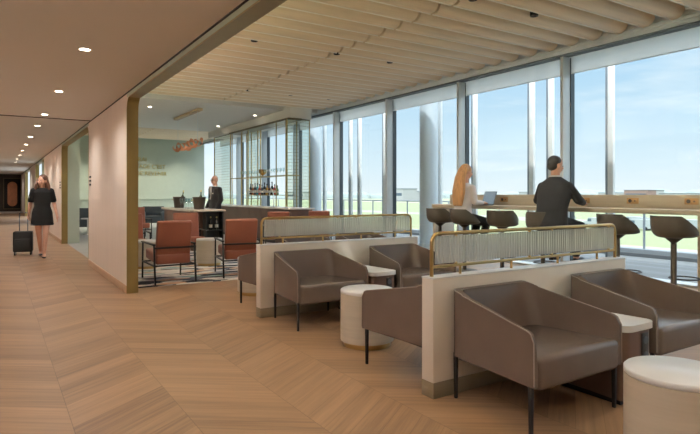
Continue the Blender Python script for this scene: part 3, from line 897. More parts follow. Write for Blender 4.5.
# mesh screens
def mesh_screen(label, loc, pts, h0, h1):
    t = thing('wire_screen', label, 'screen', loc, 0, None)
    b = B('meshglass')
    for (xa, ya), (xb, yb) in zip(pts, pts[1:]):
        n = V((yb-ya, xa-xb, 0)).normalized()*.004
        b.prism([(xa-n.x, ya-n.y), (xb-n.x, yb-n.y), (xb+n.x, yb+n.y), (xa+n.x, ya+n.y)], h0, h1)
    b.done('glass_pane', t, smooth=False)
    b = B('greenglassframe'); z = h0
    while z <= h1: b.tube([(x, y, z) for x, y in pts], .0045, 5); z += .095
    b.done('wire_rows', t)
    for x, y in (pts[0], pts[-1]):
        b = B('brass'); b.box(x-.015, x+.015, y-.015, y+.015, 0, h1+.03); b.done('post', t)
    b = B('greenglassframe'); b.tube([(x, y, h1+.01) for x, y in pts], .02, 6); b.done('top_rim', t)
    return t
arc = [(.36-.36*math.cos(a), -.02-.12*math.sin(a)) for a in [PI*i/12 for i in range(13)]]
mesh_screen('curved green glass and wire screen at the near end of the bar shelving', (6.90, 14.1, 0), arc, .95, 3.4)
mesh_screen('tall wire grid screen at the far end of the bar, behind the waiter', (6.93, 18.6, 0), [(0, 0), (0, 1.7)], .3, 3.4)
mesh_screen('wire grid panel between two brass uprights behind the bar bottles', (7.33, 16.9, 0), [(0, 0), (0, 1.2)], .95, 3.4)

cols = [((30, 34, 30), .31), ((196, 120, 70), .29), ((40, 40, 44), .33), ((60, 140, 150), .32), ((190, 90, 70), .29), ((34, 40, 48), .27), ((30, 30, 34), .33), ((180, 140, 60), .29), ((90, 60, 40), .27), ((28, 30, 34), .34), ((180, 70, 64), .27), ((96, 120, 90), .24)]
nm = ['dark green', 'amber', 'black', 'teal', 'coral red', 'navy', 'tall black', 'honey yellow', 'brown', 'tallest near-black', 'red', 'short olive green']
for i, ((c, h), n) in enumerate(zip(cols, nm)):
    bottle('%s spirit bottle standing on the lower brass shelf behind the bar' % n, (7.02, 17.0-.185*i, 1.276), c, 'bottles on the back bar shelf', h*1.15, .045, cap='black')
gl = None
for i in range(16):
    y = 17.9-.22*i
    if i in (8, ): continue
    if gl is None:
        gl = tag(B('clear').lathe([(0, 0), (.03, 0), (.005, .01), (.005, .09), (.045, .14), (.045, .22), (.041, .22), (.0, .1)], n=14).done('wine_glass'), 'upturned clear glass standing on the upper brass shelf behind the bar', 'glass', 'glasses on the upper bar shelf')
        gl.location = (7.05, y, 1.846)
    else:
        o = gl.copy(); COL.objects.link(o); o.location = (7.05, y, 1.846)
t = thing('brass_bowl', 'round golden decorative bowl among the glasses on the upper bar shelf', 'bowl', (7.05, 16.1, 1.846))
b = B('brass'); b.lathe([(0, 0), (.06, 0), (.02, .03), (.12, .12), (.13, .22), (.12, .22), (.1, .13), (0, .05)], n=24); b.done('bowl', t)

# pendant
t = thing('pendant_lamp', 'cluster of copper ribbon pendants hanging from a long tan ceiling bar over the lounge', 'pendant lamp', (4.8, 16.5, 2.7))
b = B('bar_brown'); M['tan'] = mat('tan_canopy', (176, 150, 116), .5); b.mats = ['tan']; b.box(-.07, .07, -1.25, 1.25, .93, 1.0, .005); b.done('canopy', t)
for k in range(5):
    y = -1.0+.5*k
    b = B('copper'); z = .05+.02*math.sin(k*2)
    pts = []
    for i in range(14):
        a = i/13*2*PI*1.2+k; pts.append((.10*math.sin(a), y-.24+.48*i/13, z+.10*math.cos(a)))
    for i in range(13):
        p, q = V(pts[i]), V(pts[i+1]); w_ = V((.03, 0, .13*(0.6+.4*math.sin(i))))
        vs = [b.bm.verts.new(x) for x in (p-w_/2, q-w_/2, q+w_/2, p+w_/2)]
        b.bm.faces.new(vs)
    bmesh.ops.solidify(b.bm, geom=b.bm.faces[:], thickness=.004)
    b.done('ribbon_shade', t)
for y in (-1.0, 1.0):
    b = B('alu'); b.tube([(0, y, .1), (0, y, .94)], .004, 5); b.done('cable', t)

# lettering on the sage wall
def text_obj(body, x, z, size, parent):
    cu = bpy.data.curves.new('txt', 'FONT'); cu.body = body; cu.size = size; cu.extrude = .01; cu.align_x = 'LEFT'
    o = bpy.data.objects.new('txt', cu); COL.objects.link(o)
    dg = bpy.context.evaluated_depsgraph_get(); me = bpy.data.meshes.new_from_object(o.evaluated_get(dg))
    bpy.data.objects.remove(o); me.transform(Matrix.Rotation(PI/2, 4, 'X')); me.transform(Matrix.Translation((x, 0, z)))
    me.materials.clear(); me.materials.append(M['gold'])
    q = bpy.data.objects.new('text_line', me); COL.objects.link(q); q.parent = parent; return q
t = thing('wall_lettering', 'three lines of thin gold capitals on the sage green end wall', 'lettering', (0, YG-.012, 0))
text_obj('LE VRAI', 4.8, 2.75, .25, t); text_obj('VOYAGE C\'EST', 4.8, 2.44, .25, t); text_obj('CE DE REVENIR', 4.8, 2.13, .25, t)

# ------------------------------------------------------------------ window desk
t = thing('window_desk', 'long pale oak high desk with raised back ledge along the windows', 'desk', (7.0, 0, 0))
b = B('desk'); b.box(0, .5, .9, 8.05, 1.045, 1.105, .004); b.done('desktop', t)
b = B('desk'); b.box(.47, .53, .9, 8.05, 1.105, 1.29, .003); b.done('back_ledge', t)
for y in (8.0, 3.27):
    b = B('cream' if y > 7 else 'desk'); b.box(.02, .5, y-.04, y+.04, 0, 1.045, .003); b.done('leg', t)
so = None
wn_ = {3.59: 'copper double socket on the desk ledge at the right edge of the photo', 4.365: 'copper double socket on the desk ledge above the gap between the two nearest stools', 5.11: 'copper double socket on the desk ledge by the right hand of the seated man', 6.68: 'copper double socket on the desk ledge beside the laptop'}
for y, lab in wn_.items():
    if so is None:
        so = thing('power_socket', lab, 'socket', (7.47, y, 1.205), 0, 'sockets in the desk ledge')
        b = B('copper_socket'); b.box(-.008, 0, -.085, .085, -.04, .04, .002); b.done('plate', so)
        b = B('plastic'); b.cone((-.008, .035, 0), (-.012, .035, 0), .025, n=18); b.done('outlet', so)
        b = B('bar_brown'); b.cone((-.008, -.035, 0), (-.012, -.035, 0), .012, n=12); b.done('outlet', so)
    else: dup(so, (7.47, y, 1.205), 0, lab)

# stools: shell faces local +x
def stool(label, loc, rz):
    t = thing('bar_stool', label, 'stool', loc, rz, 'swivel stools at the window desk')
    b = B('stoolshell'); N = 24; A = 14
    # shell surface: bucket in polar form
    rows = []
    for i in range(N+1):
        th = -PI+2*PI*i/N     # 0 = front (+x)
        back = .5-.5*math.cos(th)      # 1 at rear
        back = back**1.3
        rim = .03+.225*min(1, back*1.45)
        fr = max(0, math.cos(th))
        R = .235+.03*fr; row = []
        for j in range(A+1):
            u = j/A
            r_ = R*math.sin(min(1, u*1.25)*PI/2)
            zz = 0.79+rim*max(0, (u-.35)/.65)**1.7
            if fr > .3: zz += -.03*max(0, u-.7)/.3*fr
            ex = 1+.12*max(0, (u-.6)/.4)*back
            row.append(V((r_*math.cos(th)*ex, r_*math.sin(th)*1.02, zz)))
        rows.append(row)
    vr = []; c0 = b.bm.verts.new((0, 0, .79))
    for i in range(N): vr.append([c0]+[b.bm.verts.new(p) for p in rows[i][1:]])
    for i in range(N):
        a, c = vr[i], vr[(i+1) % N]
        b.bm.faces.new((c0, a[1], c[1]))
        for j in range(1, A): b.bm.faces.new((a[j], a[j+1], c[j+1], c[j]))
    bmesh.ops.recalc_face_normals(b.bm, faces=b.bm.faces[:])
    bmesh.ops.solidify(b.bm, geom=b.bm.faces[:], thickness=.014)
    b.done('seat_shell', t, ang=60)
    b = B('black'); b.lathe([(0, .70), (.07, .76), (.10, .785), (0, .785)], n=20); b.done('swivel_mount', t)
    b = B('stoolshell'); b.lathe([(0, .015), (.032, .015), (.032, .72), (0, .72)], n=20); b.done('pedestal', t)
    b = B('stoolshell'); b.lathe([(0, 0), (.22, 0), (.22, .008), (.05, .018), (0, .018)], n=36); b.done('base_plate', t)
    b = B('black'); pts = [(.17+.16*math.cos(a), .16*math.sin(a), .3) for a in [2*PI*i/24 for i in range(24)]]
    b.tube(pts, .009, 8, closed=True); b.done('footrest', t)
    return t
st = stool('dark swivel stool nearest the camera, at the right edge of the photo', (6.72, 3.43, 0), math.radians(-12))
for (y, rz, lab) in ((4.13, -14, 'dark swivel stool second from the right, right of the seated man'),
                     (5.2, 30, 'dark swivel stool the suited man sits on'),
                     (6.05, 25, 'empty dark swivel stool between the seated woman and the suited man'),
                     (6.88, -8, 'dark swivel stool the long-haired woman sits on'),
                     (7.50, 10, 'dark swivel stool at the far left end of the desk, behind the woman')):
    dup(st, (6.72 if y != 5.2 else 6.62, y, 0), math.radians(rz), lab)

# laptop
t = thing('laptop', 'open grey laptop on the desk in front of the seated woman', 'laptop', (7.12, 6.87, 1.105), 0)
t.rotation_euler = (0, 0, math.radians(-12)); t.scale = (1.12, 1.12, 1.12)
b = B('laptop'); b.box(-.12, .10, -.16, .16, 0, .012, .003); b.done('base', t)
b = B('laptop'); b.box(0, .008, -.16, .16, 0, .215, .003); mt = Matrix.Translation((.10, 0, .01)) @ Matrix.Rotation(math.radians(18), 4, 'Y')
for v in b.bm.verts: v.co = mt @ v.co
sc_ = b.done('screen_lid', t)
M['scr'] = mat('grey_blue_display', (110, 128, 142), .15, emis=((120, 140, 156), .25))
b = B('scr'); b.box(-.001, 0, -.15, .15, .012, .205)
for v in b.bm.verts: v.co = mt @ v.co
b.done('display', sc_)
b = B('plastic'); b.box(-.08, .07, -.14, .14, .012, .0135); b.done('keyboard', t)

# ------------------------------------------------------------------ people
def head_into(b, c, yaw=0, tilt=0, s=1.0):
    """head whose face looks along local -y; c = centre of skull"""
    c = V(c); R = Euler((tilt, 0, yaw)); q = R.to_quaternion()
    P = lambda x, y, z: c+q@V((x*s, y*s, z*s))
    b.ell(P(0, .012, .02), (.074*s, .092*s, .098*s), R, 20, 14)
    b.ell(P(0, -.03, -.045), (.056*s, .058*s, .07*s), R, 16, 12)
    b.ell(P(0, -.058, -.092), (.026*s, .022*s, .02*s), R, 10, 8)          # chin
    b.cap(P(0, -.082, .005), .007*s, P(0, -.104, -.03), .0125*s, 8)       # nose
    for x in (-1, 1):
        b.ell(P(x*.076, .012, -.012), (.011*s, .018*s, .03*s), R, 8, 8)   # ears
        b.ell(P(x*.03, -.074, -.03), (.022*s, .018*s, .02*s), R, 8, 8)    # cheeks
    b.ell(P(0, -.08, -.058), (.022*s, .012*s, .008*s), R, 8, 6)
def face_bits(c, parent, yaw=0, tilt=0, s=1.0):
    c = V(c); R = Euler((tilt, 0, yaw)); q = R.to_quaternion(); P = lambda x, y, z: c+q@V((x*s, y*s, z*s))
    b = B('eye')
    for x in (-1, 1): b.ell(P(x*.031, -.0785, .0), (.011*s, .007*s, .006*s), R, 8, 6)
    b.done('eyes', parent)
    b = B('lips'); b.ell(P(0, -.092, -.058), (.02*s, .005*s, .006*s), R, 8, 6); b.done('lips', parent)
def hand_into(b, w, d, side=1, curl=.6, palmn=(0, 0, -1)):
    """hand from wrist w along direction d; palm normal palmn (fingers curl that way)"""
    w = V(w); d = V(d).normalized(); n = V(palmn); n = (n-d*n.dot(d)).normalized(); s = d.cross(n)*side
    b.cap(w, .024, w+d*.045, .028, 10)
    for k, off in enumerate((-.027, -.009, .009, .027)):
        L = (.034, .04, .037, .03)[k]; p = w+d*.08+s*off
        b.cap(w+d*.03+s*off*.6, .014, p, .0115, 8)
        a1 = curl*.5; p1 = p+(d*math.cos(a1)+n*math.sin(a1))*L
        a2 = a1+curl*.9; p2 = p1+(d*math.cos(a2)+n*math.sin(a2))*L*.75
        b.cap(p, .010, p1, .009, 8); b.cap(p1, .009, p2, .008, 8)
    t0 = w+d*.025-s*.022; t1 = t0+(d*.7-s*.6+n*.25).normalized()*.04; t2 = t1+(d*.95-s*.1+n*.35).normalized()*.032
    b.cap(t0, .013, t1, .011, 8); b.cap(t1, .011, t2, .009, 8)

VX = .0075
# --- walking woman, faces local -y
wx, wy = .80, 13.0
W = thing('person', 'woman with long brown hair in a short black dress walking down the corridor pulling luggage', 'person', (wx, wy, 0), math.radians(-4))
hc = V((.0, -.01, 1.575)); yaw = math.radians(-38)
b = B('skin'); head_into(b, hc, yaw)
b.cap((0, .005, 1.50), .046, (0, .01, 1.40), .05)
b.loft([(0, 0, .84, .165, .11), (0, 0, .93, .17, .115), (0, 0, 1.05, .125, .095), (0, 0, 1.2, .145, .105), (0, 0, 1.33, .165, .1), (0, .005, 1.40, .12, .075)])
for s in (-1, 1):
    b.chain([((s*.165, .005, 1.36), .05), ((s*(.215), .03, 1.10), .038), ((s*(.245) if s < 0 else .27, (.07 if s < 0 else -.06), .86), .026)])
hand_into(b, (-.245, .07, .86), (0, .05, -1), 1, 1.4, (1, 0, 0)); hand_into(b, (.27, -.06, .86), (.12, -.1, -1), 1, .4, (-1, 0, 0))
# legs: right leg forward with crossing stride
b.chain([((-.085, 0, .86), .085), ((-.06, .06, .48), .055), ((-.03, .26, .12), .035)])
b.chain([((.085, 0, .86), .085), ((.06, -.13, .49), .055), ((.035, -.15, .09), .034)])
b.chain([((-.03, .27, .09), .033), ((-.03, .17, .04), .03)]); b.chain([((.035, -.14, .06), .032), ((.035, -.27, .03), .026)])
body = b.done('body', W, voxel=VX)
face_bits(hc, W, yaw)
b = B('dress')
b.loft([(0, .0, .66, .215, .17), (0, 0, .78, .20, .145), (0, 0, .93, .188, .135), (0, 0, 1.05, .148, .115), (0, 0, 1.2, .165, .122), (0, 0, 1.33, .18, .112), (0, .005, 1.40, .13, .085), (0, .008, 1.425, .075, .065)])
for s in (-1, 1): b.cap((s*.155, .005, 1.36), .066, (s*.205, .025, 1.17), .058)
b.done('dress', W, voxel=.009)
b = B('hair_brown'); q = Euler((0, 0, yaw)).to_quaternion()
b.ell(hc+q@V((0, .028, .038)), (.088, .098, .095), Euler((0, 0, yaw)))
for x, r in ((-.085, .036), (-.06, .045), (0, .05), (.06, .045), (.09, .04)):
    b.chain([(hc+V((x*.8, .05, .02)), r), (hc+V((x*1.1, .06, -.12)), r*1.05), (hc+V((x*1.5, .05, -.27)), r*.6)])
b.chain([(hc+V((.07, .0, .03)), .035), (hc+V((.11, -.01, -.12)), .04), (hc+V((.15, -.01, -.27)), .022)])
b.chain([(hc+V((-.085, .02, .0)), .03), (hc+V((-.115, .0, -.14)), .036), (hc+V((-.14, -.02, -.26)), .02)])
b.done('hair', W, voxel=.009)
for (x, y, h) in ((-.03, .2, .02), (.035, -.21, 0)):
    b = B('black'); b.ell((x, y, .02+h), (.042, .115, .022)); b.box(x-.02, x+.02, y+.07, y+.11, h, .05+h); b.done('shoe', W)
# suitcase
t = thing('rolling_suitcase', 'black cabin suitcase on wheels pulled behind the walking woman', 'suitcase', (.49, 13.75, 0), math.radians(-8)); t.scale = (.86, .9, .97)
b = B('case'); b.box(-.21, .21, -.13, .13, .07, .52, .03, 3); b.box(-.18, .18, -.16, -.12, .1, .36, .02, 2); b.done('body', t)
b = B('case'); b.box(-.15, .15, -.165, -.155, .3, .31); b.box(-.19, .19, -.135, -.13, .4, .41); b.done('zip', t)
b = B('alu_dark'); b.tube([(-.09, .08, .5), (-.09, .08, .9), (-.07, .08, .93), (.07, .08, .93), (.09, .08, .9), (.09, .08, .5)], .011, 8); b.done('pull_handle', t)
for x in (-.17, .17):
    for y in (-.1, .1):
        b = B('black'); b.cone((x-.015, y, .035), (x+.015, y, .035), .035); b.box(x-.012, x+.012, y-.012, y+.012, .04, .08); b.done('wheel', t)

# --- waiter, faces left (local -y then turned)
Wt = thing('person', 'bald waiter with glasses in dark suit and tie standing behind the bar island', 'person', (4.78, 13.95, 0), math.radians(-75))
hc = V((0, -.02, 1.655))
b = B('skin'); head_into(b, hc, 0, math.radians(6)); b.cap((0, .0, 1.57), .055, (0, .01, 1.46), .06)
b.loft([(0, 0, .9, .16, .11), (0, 0, 1.1, .15, .11), (0, 0, 1.3, .18, .12), (0, 0, 1.42, .17, .1), (0, 0, 1.48, .1, .07)])
for s in (-1, 1):
    b.chain([((s*.19, 0, 1.42), .055), ((s*.24, .02, 1.15), .042), ((s*.22, -.12, .93), .03)])
    hand_into(b, (s*.22, -.12, .93), (0, -.3, -1), s, .5, (-s, 0, 0))
    b.chain([((s*.09, 0, .92), .09), ((s*.1, -.01, .5), .06), ((s*.1, .01, .1), .04)]); b.chain([((s*.1, .01, .06), .04), ((s*.11, -.15, .035), .03)])
b.done('body', Wt, voxel=.009); face_bits(hc, Wt, 0, math.radians(6))
b = B('suit')
b.loft([(0, 0, .74, .2, .15), (0, 0, .95, .19, .14), (0, 0, 1.1, .18, .135), (0, 0, 1.3, .205, .145), (0, 0, 1.42, .205, .12), (0, 0.01, 1.49, .12, .085)])
for s in (-1, 1): b.chain([((s*.19, 0, 1.42), .07), ((s*.245, .02, 1.15), .058), ((s*.222, -.11, .95), .045)])
b.done('jacket', Wt, voxel=.01)
b = B('suit')
for s in (-1, 1): b.chain([((s*.09, 0, .9), .105), ((s*.1, -.01, .5), .075), ((s*.1, .01, .1), .055)])
b.done('trousers', Wt, voxel=.01)
b = B('shirt'); b.prism([(-.05, 1.5), (.05, 1.5), (.035, 1.3), (0, 1.16), (-.035, 1.3)], -.158, -.13, axis='y')
b.tube([(.065*math.cos(a), .0+.06*math.sin(a), 1.50) for a in [2*PI*i/16 for i in range(16)]], .013, 6, closed=True); b.done('shirt', Wt)
b = B('suit'); b.prism([(-.012, 1.48), (.012, 1.48), (.022, 1.25), (0, 1.2), (-.022, 1.25)], -.164, -.158, axis='y'); b.done('tie', Wt)
b = B('marble'); b.box(.09, .13, -.15, -.14, 1.3, 1.33); b.done('pocket_badge', Wt)
b = B('black'); 
for s in (-1, 1): b.tube([(s*.032+.022*math.cos(a), -.105, 1.655+.017*math.sin(a)) for a in [2*PI*i/12 for i in range(12)]], .003, 5, closed=True); b.tube([(s*.054, -.1, 1.66), (s*.08, .0, 1.66)], .003, 5)
b.done('glasses', Wt)
for s in (-1, 1):
    b = B('black'); b.ell((s*.11, -.06, .04), (.048, .14, .04)); b.done('shoe', Wt)

# --- seated woman; local frame: faces -y ; turned to face +x
S = 1.06
def seated(label, loc, rz, kind):
    t = thing('person', label, 'person', loc, rz)
    sz = .80                          # seat surface
    f = kind == 'f'
    hip = sz+.10; sh = sz+(.62 if f else .645); 
    hcz = sz+(.88 if f else .885)
    lean = -.05 if f else -.07
    hc = V((0, lean-.03 if f else lean-.02, hcz)); yaw = math.radians(-14 if f else -24); tilt = math.radians(10)
    sx = .155 if f else .2
    b = B('skin'); head_into(b, hc, yaw, tilt, 1.0 if f else 1.06)
    b.cap((0, lean-.01, hcz-.06), .045 if f else .058, (0, lean, sh+.02), .05 if f else .062)
    b.loft([(0, .02, sz+.01, .16, .12), (0, .02, sz+.12, .165, .12), (0, .01, sz+.28, .13 if f else .155, .1), (0, lean*.7, sz+.48, .155 if f else .19, .11), (0, lean, sh, .14 if f else .18, .085), (0, lean, sh+.05, .08, .06)])
    if f:
        arms = [((-.16, lean, sh-.02), (-.21, -.06, sz+.36), (-.14, -.30, 1.15)), ((.16, lean, sh-.02), (.22, -.1, sz+.38), (.15, -.33, 1.15))]
    else:
        arms = [((-.185, lean, sh-.055), (-.275, -.16, sz+.40), (-.20, -.42, 1.155)), ((.185, lean, sh-.055), (.29, -.14, sz+.39), (.16, -.40, 1.155))]
    for s, (a, e, w) in zip((-1, 1), arms):
        b.chain([(a, .048 if f else .06), (e, .036 if f else .045), (w, .024 if f else .03)])
        dd = (V(w)-V(e)).normalized(); dd.z = -.02
        hand_into(b, w, dd, s, .55, (0, 0, -1))
    fz = .33
    legs = []
    for s in (-1, 1):
        kx = s*.10 if f else s*.16
        kn = (kx, -.42, sz+.02); an = (kx*.9, -.34 if s < 0 else -.26, fz+.08)
        legs.append(((s*.09, -.02, sz+.09), kn, an))
        b.chain([((s*.09, -.02, sz+.09), .085), (kn, .056), (an, .037)])
        b.chain([((an[0], an[1], fz+.05), .036), ((an[0], an[1]-.14, fz+.03), .028)])
    b.done('body', t, voxel=VX); face_bits(hc, t, yaw, tilt, 1.0 if f else 1.06)
    # top
    b = B('blouse' if f else 'suit')
    if f:
        b.loft([(0, .02, sz+.06, .19, .15), (0, .02, sz+.16, .18, .145), (0, .01, sz+.28, .155, .125), (0, lean*.7, sz+.48, .178, .13), (0, lean, sh-.01, .16, .105), (0, lean, sh+.045, .09, .075), (0, lean, sh+.07, .06, .055)])
    else:
        b.loft([(0, .03, sz-.02, .225, .17), (0, .03, sz+.1, .215, .165), (0, .01, sz+.28, .205, .155), (0, lean*.7, sz+.48, .235, .155), (0, lean, sh-.05, .222, .125), (0, lean, sh, .19, .11), (0, lean, sh+.045, .12, .09), (0, lean, sh+.075, .075, .07)])
    for a, e, w in arms:
        e_, w_ = V(e), V(w); cuff = e_+(w_-e_)*.92
        b.chain([(a, .058 if f else .062), (e, .052 if f else .064), (cuff, .036 if f else .046)])
    b.done('blouse' if f else 'jacket', t, voxel=.009)
    b = B('dress' if f else 'suit')
    for s, (h_, k_, a_) in zip((-1, 1), legs):
        b.chain([(h_, .105), (k_, .074), ((a_[0], a_[1], a_[2]+.03), .055)])
    b.ell((0, .03, sz+.09), (.185, .15, .09)); b.done('trousers', t, voxel=.01)
    for h_, k_, a_ in legs:
        b = B('black'); b.ell((a_[0], a_[1]-.07, fz+.03), (.046, .13, .036)); b.box(a_[0]-.03, a_[0]+.03, a_[1]+.0, a_[1]+.04, fz-.0, fz+.03); b.done('shoe', t)
    q = Euler((tilt, 0, yaw)).to_quaternion(); R = Euler((tilt, 0, yaw))
    if f:
        b = B('hair_blonde'); b.ell(hc+q@V((0, .032, .035)), (.09, .1, .098), R)
        for x in (-.07, -.035, 0, .035, .07):
            b.chain([(hc+q@V((x, .07, .03)), .045), (hc+q@V((x*1.2, .105, -.12)), .05), (V((x*1.35, lean+.15, sh-.08)), .045), (V((x*1.1, lean+.17, sh-.30)), .026)])
        b.done('hair', t, voxel=.009)
    else:
        b = B('hair_dark'); b.ell(hc+q@V((0, .032, .045)), (.086, .094, .088), R); b.ell(hc+q@V((0, .052, -.012)), (.078, .066, .078), R)
        b.done('hair', t, voxel=.008)
        b = B('shirt'); b.tube([(.07*math.cos(a), lean+.008+.065*math.sin(a), sh+.085) for a in [2*PI*i/16 for i in range(16)]], .013, 6, closed=True); b.done('collar', t)
    return t
wo = seated('woman with long strawberry blonde hair in a pale blouse sitting at the window desk', (6.68, 6.87, .0), math.radians(88), 'f')
ma = seated('dark-haired man in a charcoal suit sitting back to us at the window desk', (6.62, 5.04, .0), math.radians(96), 'm')
for o, zs in ((wo, 1.0), (ma, 1.015)): o.scale = (1.03 if o is wo else 1.1, 1.03, zs)

# ------------------------------------------------------------------ corridor details
sg = None
for y, lab in ((11.3-.35, 'small dark direction sign on the wall pier between the first and second openings'), (16.5, 'small dark direction sign on the pier just past the second opening')):
    t = thing('wall_sign', lab, 'sign', (XC, y, 1.45), 0, 'small corridor signs')
    for z in (0, .07, .14):
        b = B('shelfdark'); b.box(-.02, 0, -.05, .05, z, z+.035, .003); b.done('sign_bar', t)
t = thing('wall_panel', 'glowing copper pill-shaped artwork in a dark frame on the far corridor end wall', 'artwork', (.93, 43.93, .35))
b = B('black'); b.box(-.5, .5, 0, .05, -.05, 2.0, .01); b.done('backing', t)
b = B('greenglassframe')
for (u0, u1, w0, w1) in ((-.52, -.48, -.07, 2.02), (.48, .52, -.07, 2.02), (-.52, .52, -.07, -.03), (-.52, .52, 1.98, 2.02)): b.box(u0, u1, -.02, .02, w0, w1)
b.done('frame', t)
b = B('copperpanel'); pts = [(.28*math.cos(a), 1.5+.28*math.sin(a)) for a in [PI*i/12 for i in range(13)]]+[(.28*math.cos(a), .4+.28*math.sin(a)) for a in [PI+PI*i/12 for i in range(13)]]
b.prism(pts, -.06, -.0, axis='y'); b.done('copper_relief', t)
b = B('cream'); b.box(-1.7, XC, 43.6, 43.99, 0, .12)
struct(b.done('baseboard_far'))

# ------------------------------------------------------------------ lights
def area(name, loc, energy, color, size, spot=None):
    pass
def downlight(label, x, y, z, energy, color=(1, .78, .56), ang=120, can=False, grp='recessed downlights', size=.05):
    t = thing('downlight', label, 'downlight', (x, y, z), 0, grp)
    if can:
        b = B('blackcan'); b.lathe([(.04, .12), (.055, .12), (.055, -.03), (.045, -.03), (.042, .0)], n=20); b.done('housing', t)
        b = B('lampdim'); b.lathe([(0, .0), (.04, .0)], n=16); b.done('lens', t)
    else:
        b = B('ring'); b.lathe([(.045, -.001), (.065, -.001), (.065, -.007), (.045, -.004)], n=24); b.done('trim_ring', t)
        b = B('lamp'); b.lathe([(0, -.003), (.045, -.003)], n=20); b.done('lens', t)
    L = bpy.data.lights.new('downlight_beam', 'SPOT'); L.energy = energy; L.color = color; L.spot_size = math.radians(ang); L.spot_blend = .9; L.shadow_soft_size = size
    o = bpy.data.objects.new('downlight_beam', L); COL.objects.link(o); o.parent = t; o.location = (0, 0, -.05)
    return t
M['lampdim'] = mat('copper_lit_lens', (255, 200, 160), .5, emis=((255, 196, 150), 1.2))
WARM = (1, .965, .92)
cy = [-2.0, .6, 3.08, 5.55, 8.0, 10.45, 12.4, 14.9, 17.3, 19.7, 22.1, 24.5, 27.0, 31, 36, 41]
for i, y in enumerate(cy):
    vis = [5.55, 8.0, 10.45]
    lab = {5.55: 'recessed round ceiling light nearest us in the corridor', 8.0: 'second nearest recessed corridor ceiling light', 10.45: 'recessed corridor light just before the ceiling joint', 12.4: 'recessed corridor light just beyond the ceiling joint', 17.3: 'recessed corridor light above the head of the walking woman'}.get(y, 'recessed round light in the far part of the corridor ceiling row' if y > 14 else 'recessed corridor ceiling light behind the camera')
    downlight(lab, .68, y, HC if y < 10.9 else HC+.015, 28, WARM, 150)
cans = [(6.3, 5.11, 'black tubular downlight between baffles near the window, right of the ceiling joint'), (5.12, 5.05, 'black tubular downlight at the top edge of the photo beside the baffle joint'),
        (6.25, 8.22, 'black tubular downlight over the window side, second row back'), (5.08, 8.27, 'black tubular downlight touching the baffle joint in the middle'),
        (3.52, 8.29, 'black tubular downlight in the baffles nearest the corridor header'), (6.22, 12.4, 'black tubular downlight far back, left of the blue-grey column'), (7.33, 12.45, 'black tubular downlight far back, closest to the window head'),
        (5.08, 12.6, 'black tubular downlight far back along the baffle joint')]
for x, y, lab in cans:
    yy = 5.71+.41*round((y-5.71-.205)/.41)+.205
    downlight(lab, x, yy, 3.80, 18, (1, .965, .92), 130, True, 'black downlights between the ceiling baffles')
for x, y in ((3.5, 5.1), (3.5, 2.0), (5.08, 2.0), (6.3, 2.0), (3.4, -1), (6, -1)):
    yy = 5.71+.41*round((y-5.71-.205)/.41)+.205
    downlight('black tubular downlight hidden above the nearest seats', x, yy, 3.80, 18, (1, .965, .92), 130, True, 'black downlights above the nearest seats')
for x, y, lab in ((3.57, 15.8, 'recessed light in the white ceiling by the olive jamb'), (6.62, 19.0, 'recessed light in the white ceiling farthest along the bulkhead'), (6.66, 15.8, 'recessed light in the white ceiling nearest along the bulkhead'), (3.6, 19.0, 'recessed light in the white ceiling behind the corridor wall')):
    downlight(lab, x, y, 3.7, 50 if x < 5 else 14, (1, .965, .92), 140 if x < 5 else 80, grp='lights in the white ceiling')
for x, y, lab in ((7.3, 15.6, 'small light under the white bulkhead, nearer one'), (7.3, 18.6, 'small light under the white bulkhead, farther one')):
    downlight(lab, x, y, 3.45, 6, (1, .9, .8), 120, grp='lights under the bulkhead')
for x in (2.6, 4.0, 5.6, 7.0):
    downlight('ceiling spotlight washing the sage green end wall', x, 24.4, 3.8, 120, (1, .9, .72), 110, True, 'wall washers by the sage wall')

def fill_strip(name, label, x, y0, y1, z, watts, face, group=None):
    t = thing(name, label, 'linear light', (x, y0, z))
    L = y1-y0; sgn = 1 if face > 0 else -1
    b = B('alu'); b.box(-.05, .05, 0, L, -.03, 0, .004); b.box(-.05 if sgn < 0 else .042, -.042 if sgn < 0 else .05, 0, L, 0, .03); b.done('housing', t)
    b = B('lampdim'); b.box(-.02, .02, .02, L-.02, 0, .008); b.done('diffuser', t)
    n = max(1, int(L/4.5))
    for i in range(n):
        A = bpy.data.lights.new('fill_beam', 'AREA'); A.shape = 'RECTANGLE'; A.size = .05; A.size_y = L/n; A.energy = watts*L/n; A.color = (1, .975, .94)
        o = bpy.data.objects.new('fill_beam', A); COL.objects.link(o); o.parent = t; o.location = (0, L*(i+.5)/n, .02); o.rotation_euler = (0, PI-sgn*math.radians(42), 0)
fill_strip('added_cove_fill', 'added fill uplight on the lounge side of the corridor header, washing the timber baffles', 1.72, -4, 14, 2.80, 60, 1)  # added strip hidden behind the header to brighten the baffles
fill_strip('added_wall_fill', 'added fill uplight along the unseen left corridor wall', -1.62, -4, 24, 2.28, 26, 1)  # added out-of-view strip that lifts the corridor ceiling
sun = bpy.data.lights.new('sun', 'SUN'); sun.energy = 1.7; sun.angle = math.radians(2); sun.color = (1, .97, .92)
so_ = bpy.data.objects.new('sun', sun); COL.objects.link(so_); so_.rotation_euler = Euler((math.radians(20), math.radians(-38), 0)); 
so_.rotation_euler = V((.55, .35, -1)).to_track_quat('-Z', 'Y').to_euler()

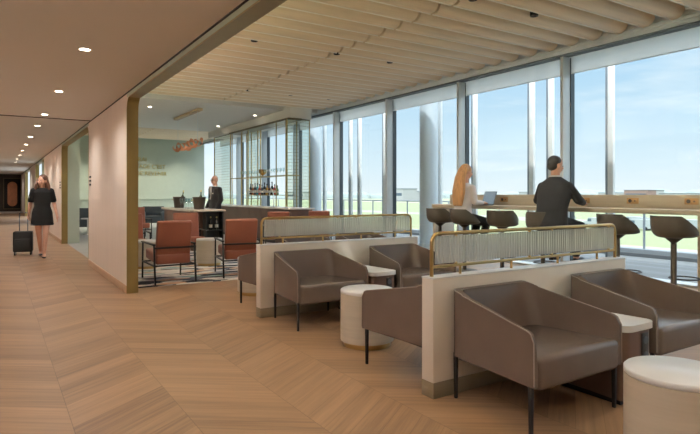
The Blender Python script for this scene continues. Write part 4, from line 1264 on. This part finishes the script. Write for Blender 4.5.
# sky
w = bpy.data.worlds.new('sky'); sc.world = w; w.use_nodes = True; t = NT(w); bg = t.n['Background']
tc = t.new('ShaderNodeTexCoord'); sp = t.new('ShaderNodeSeparateXYZ'); t.link(tc.outputs['Generated'], sp.inputs[0])
r = t.new('ShaderNodeValToRGB'); e = r.color_ramp.elements
e[0].position = 0; e[0].color = lin((228, 236, 240)); e[1].position = .95; e[1].color = (3, 3.1, 3.2, 1)
for p_, c in ((.05, (214, 230, 240)), (.15, (188, 216, 236)), (.27, (160, 200, 232))): q = e.new(p_); q.color = lin(c)
q = e.new(.42); q.color = (2.0, 2.2, 2.4, 1)
t.link(sp.outputs[2], r.inputs[0])
mp = t.new('ShaderNodeMapping'); mp.inputs['Scale'].default_value = (1.2, 1.2, 8); t.link(tc.outputs['Generated'], mp.inputs[0])
ns = t.new('ShaderNodeTexNoise'); ns.inputs['Scale'].default_value = 2.2; ns.inputs['Detail'].default_value = 7; ns.inputs['Roughness'].default_value = .6; t.link(mp.outputs[0], ns.inputs['Vector'])
r2 = t.new('ShaderNodeValToRGB'); r2.color_ramp.elements[0].position = .48; r2.color_ramp.elements[0].color = (0, 0, 0, 1); r2.color_ramp.elements[1].position = .72; r2.color_ramp.elements[1].color = (.75, .75, .75, 1)
t.link(ns.outputs[0], r2.inputs[0])
mx = t.new('ShaderNodeMix', data_type='RGBA'); mx.inputs[7].default_value = lin((236, 242, 246)); t.link(r2.outputs[0], mx.inputs[0]); t.link(r.outputs[0], mx.inputs[6])
t.link(mx.outputs[2], bg.inputs['Color']); bg.inputs['Strength'].default_value = .54

# ------------------------------------------------------------------ camera
cd = bpy.data.cameras.new('camera'); cam = bpy.data.objects.new('camera', cd); COL.objects.link(cam)
cam.location = (0, 0, 1.3); cam.rotation_euler = (PI/2, 0, -math.atan(.64))
cd.sensor_width = 36; cd.lens = 553/700*36; cd.shift_y = -23/700; cd.clip_end = 5000; cd.clip_start = .05
sc.camera = cam
sc.view_settings.view_transform = 'Standard'; sc.view_settings.look = 'None'; sc.view_settings.gamma = 1; sc.view_settings.use_curve_mapping = False
sc.view_settings.exposure = 1.2
sc.cycles.max_bounces = 10; sc.cycles.diffuse_bounces = 5; sc.cycles.transparent_max_bounces = 16; sc.cycles.transmission_bounces = 8
sc.cycles.caustics_reflective = False; sc.cycles.caustics_refractive = False; sc.cycles.sample_clamp_indirect = 4
sc.cycles.use_denoising = True
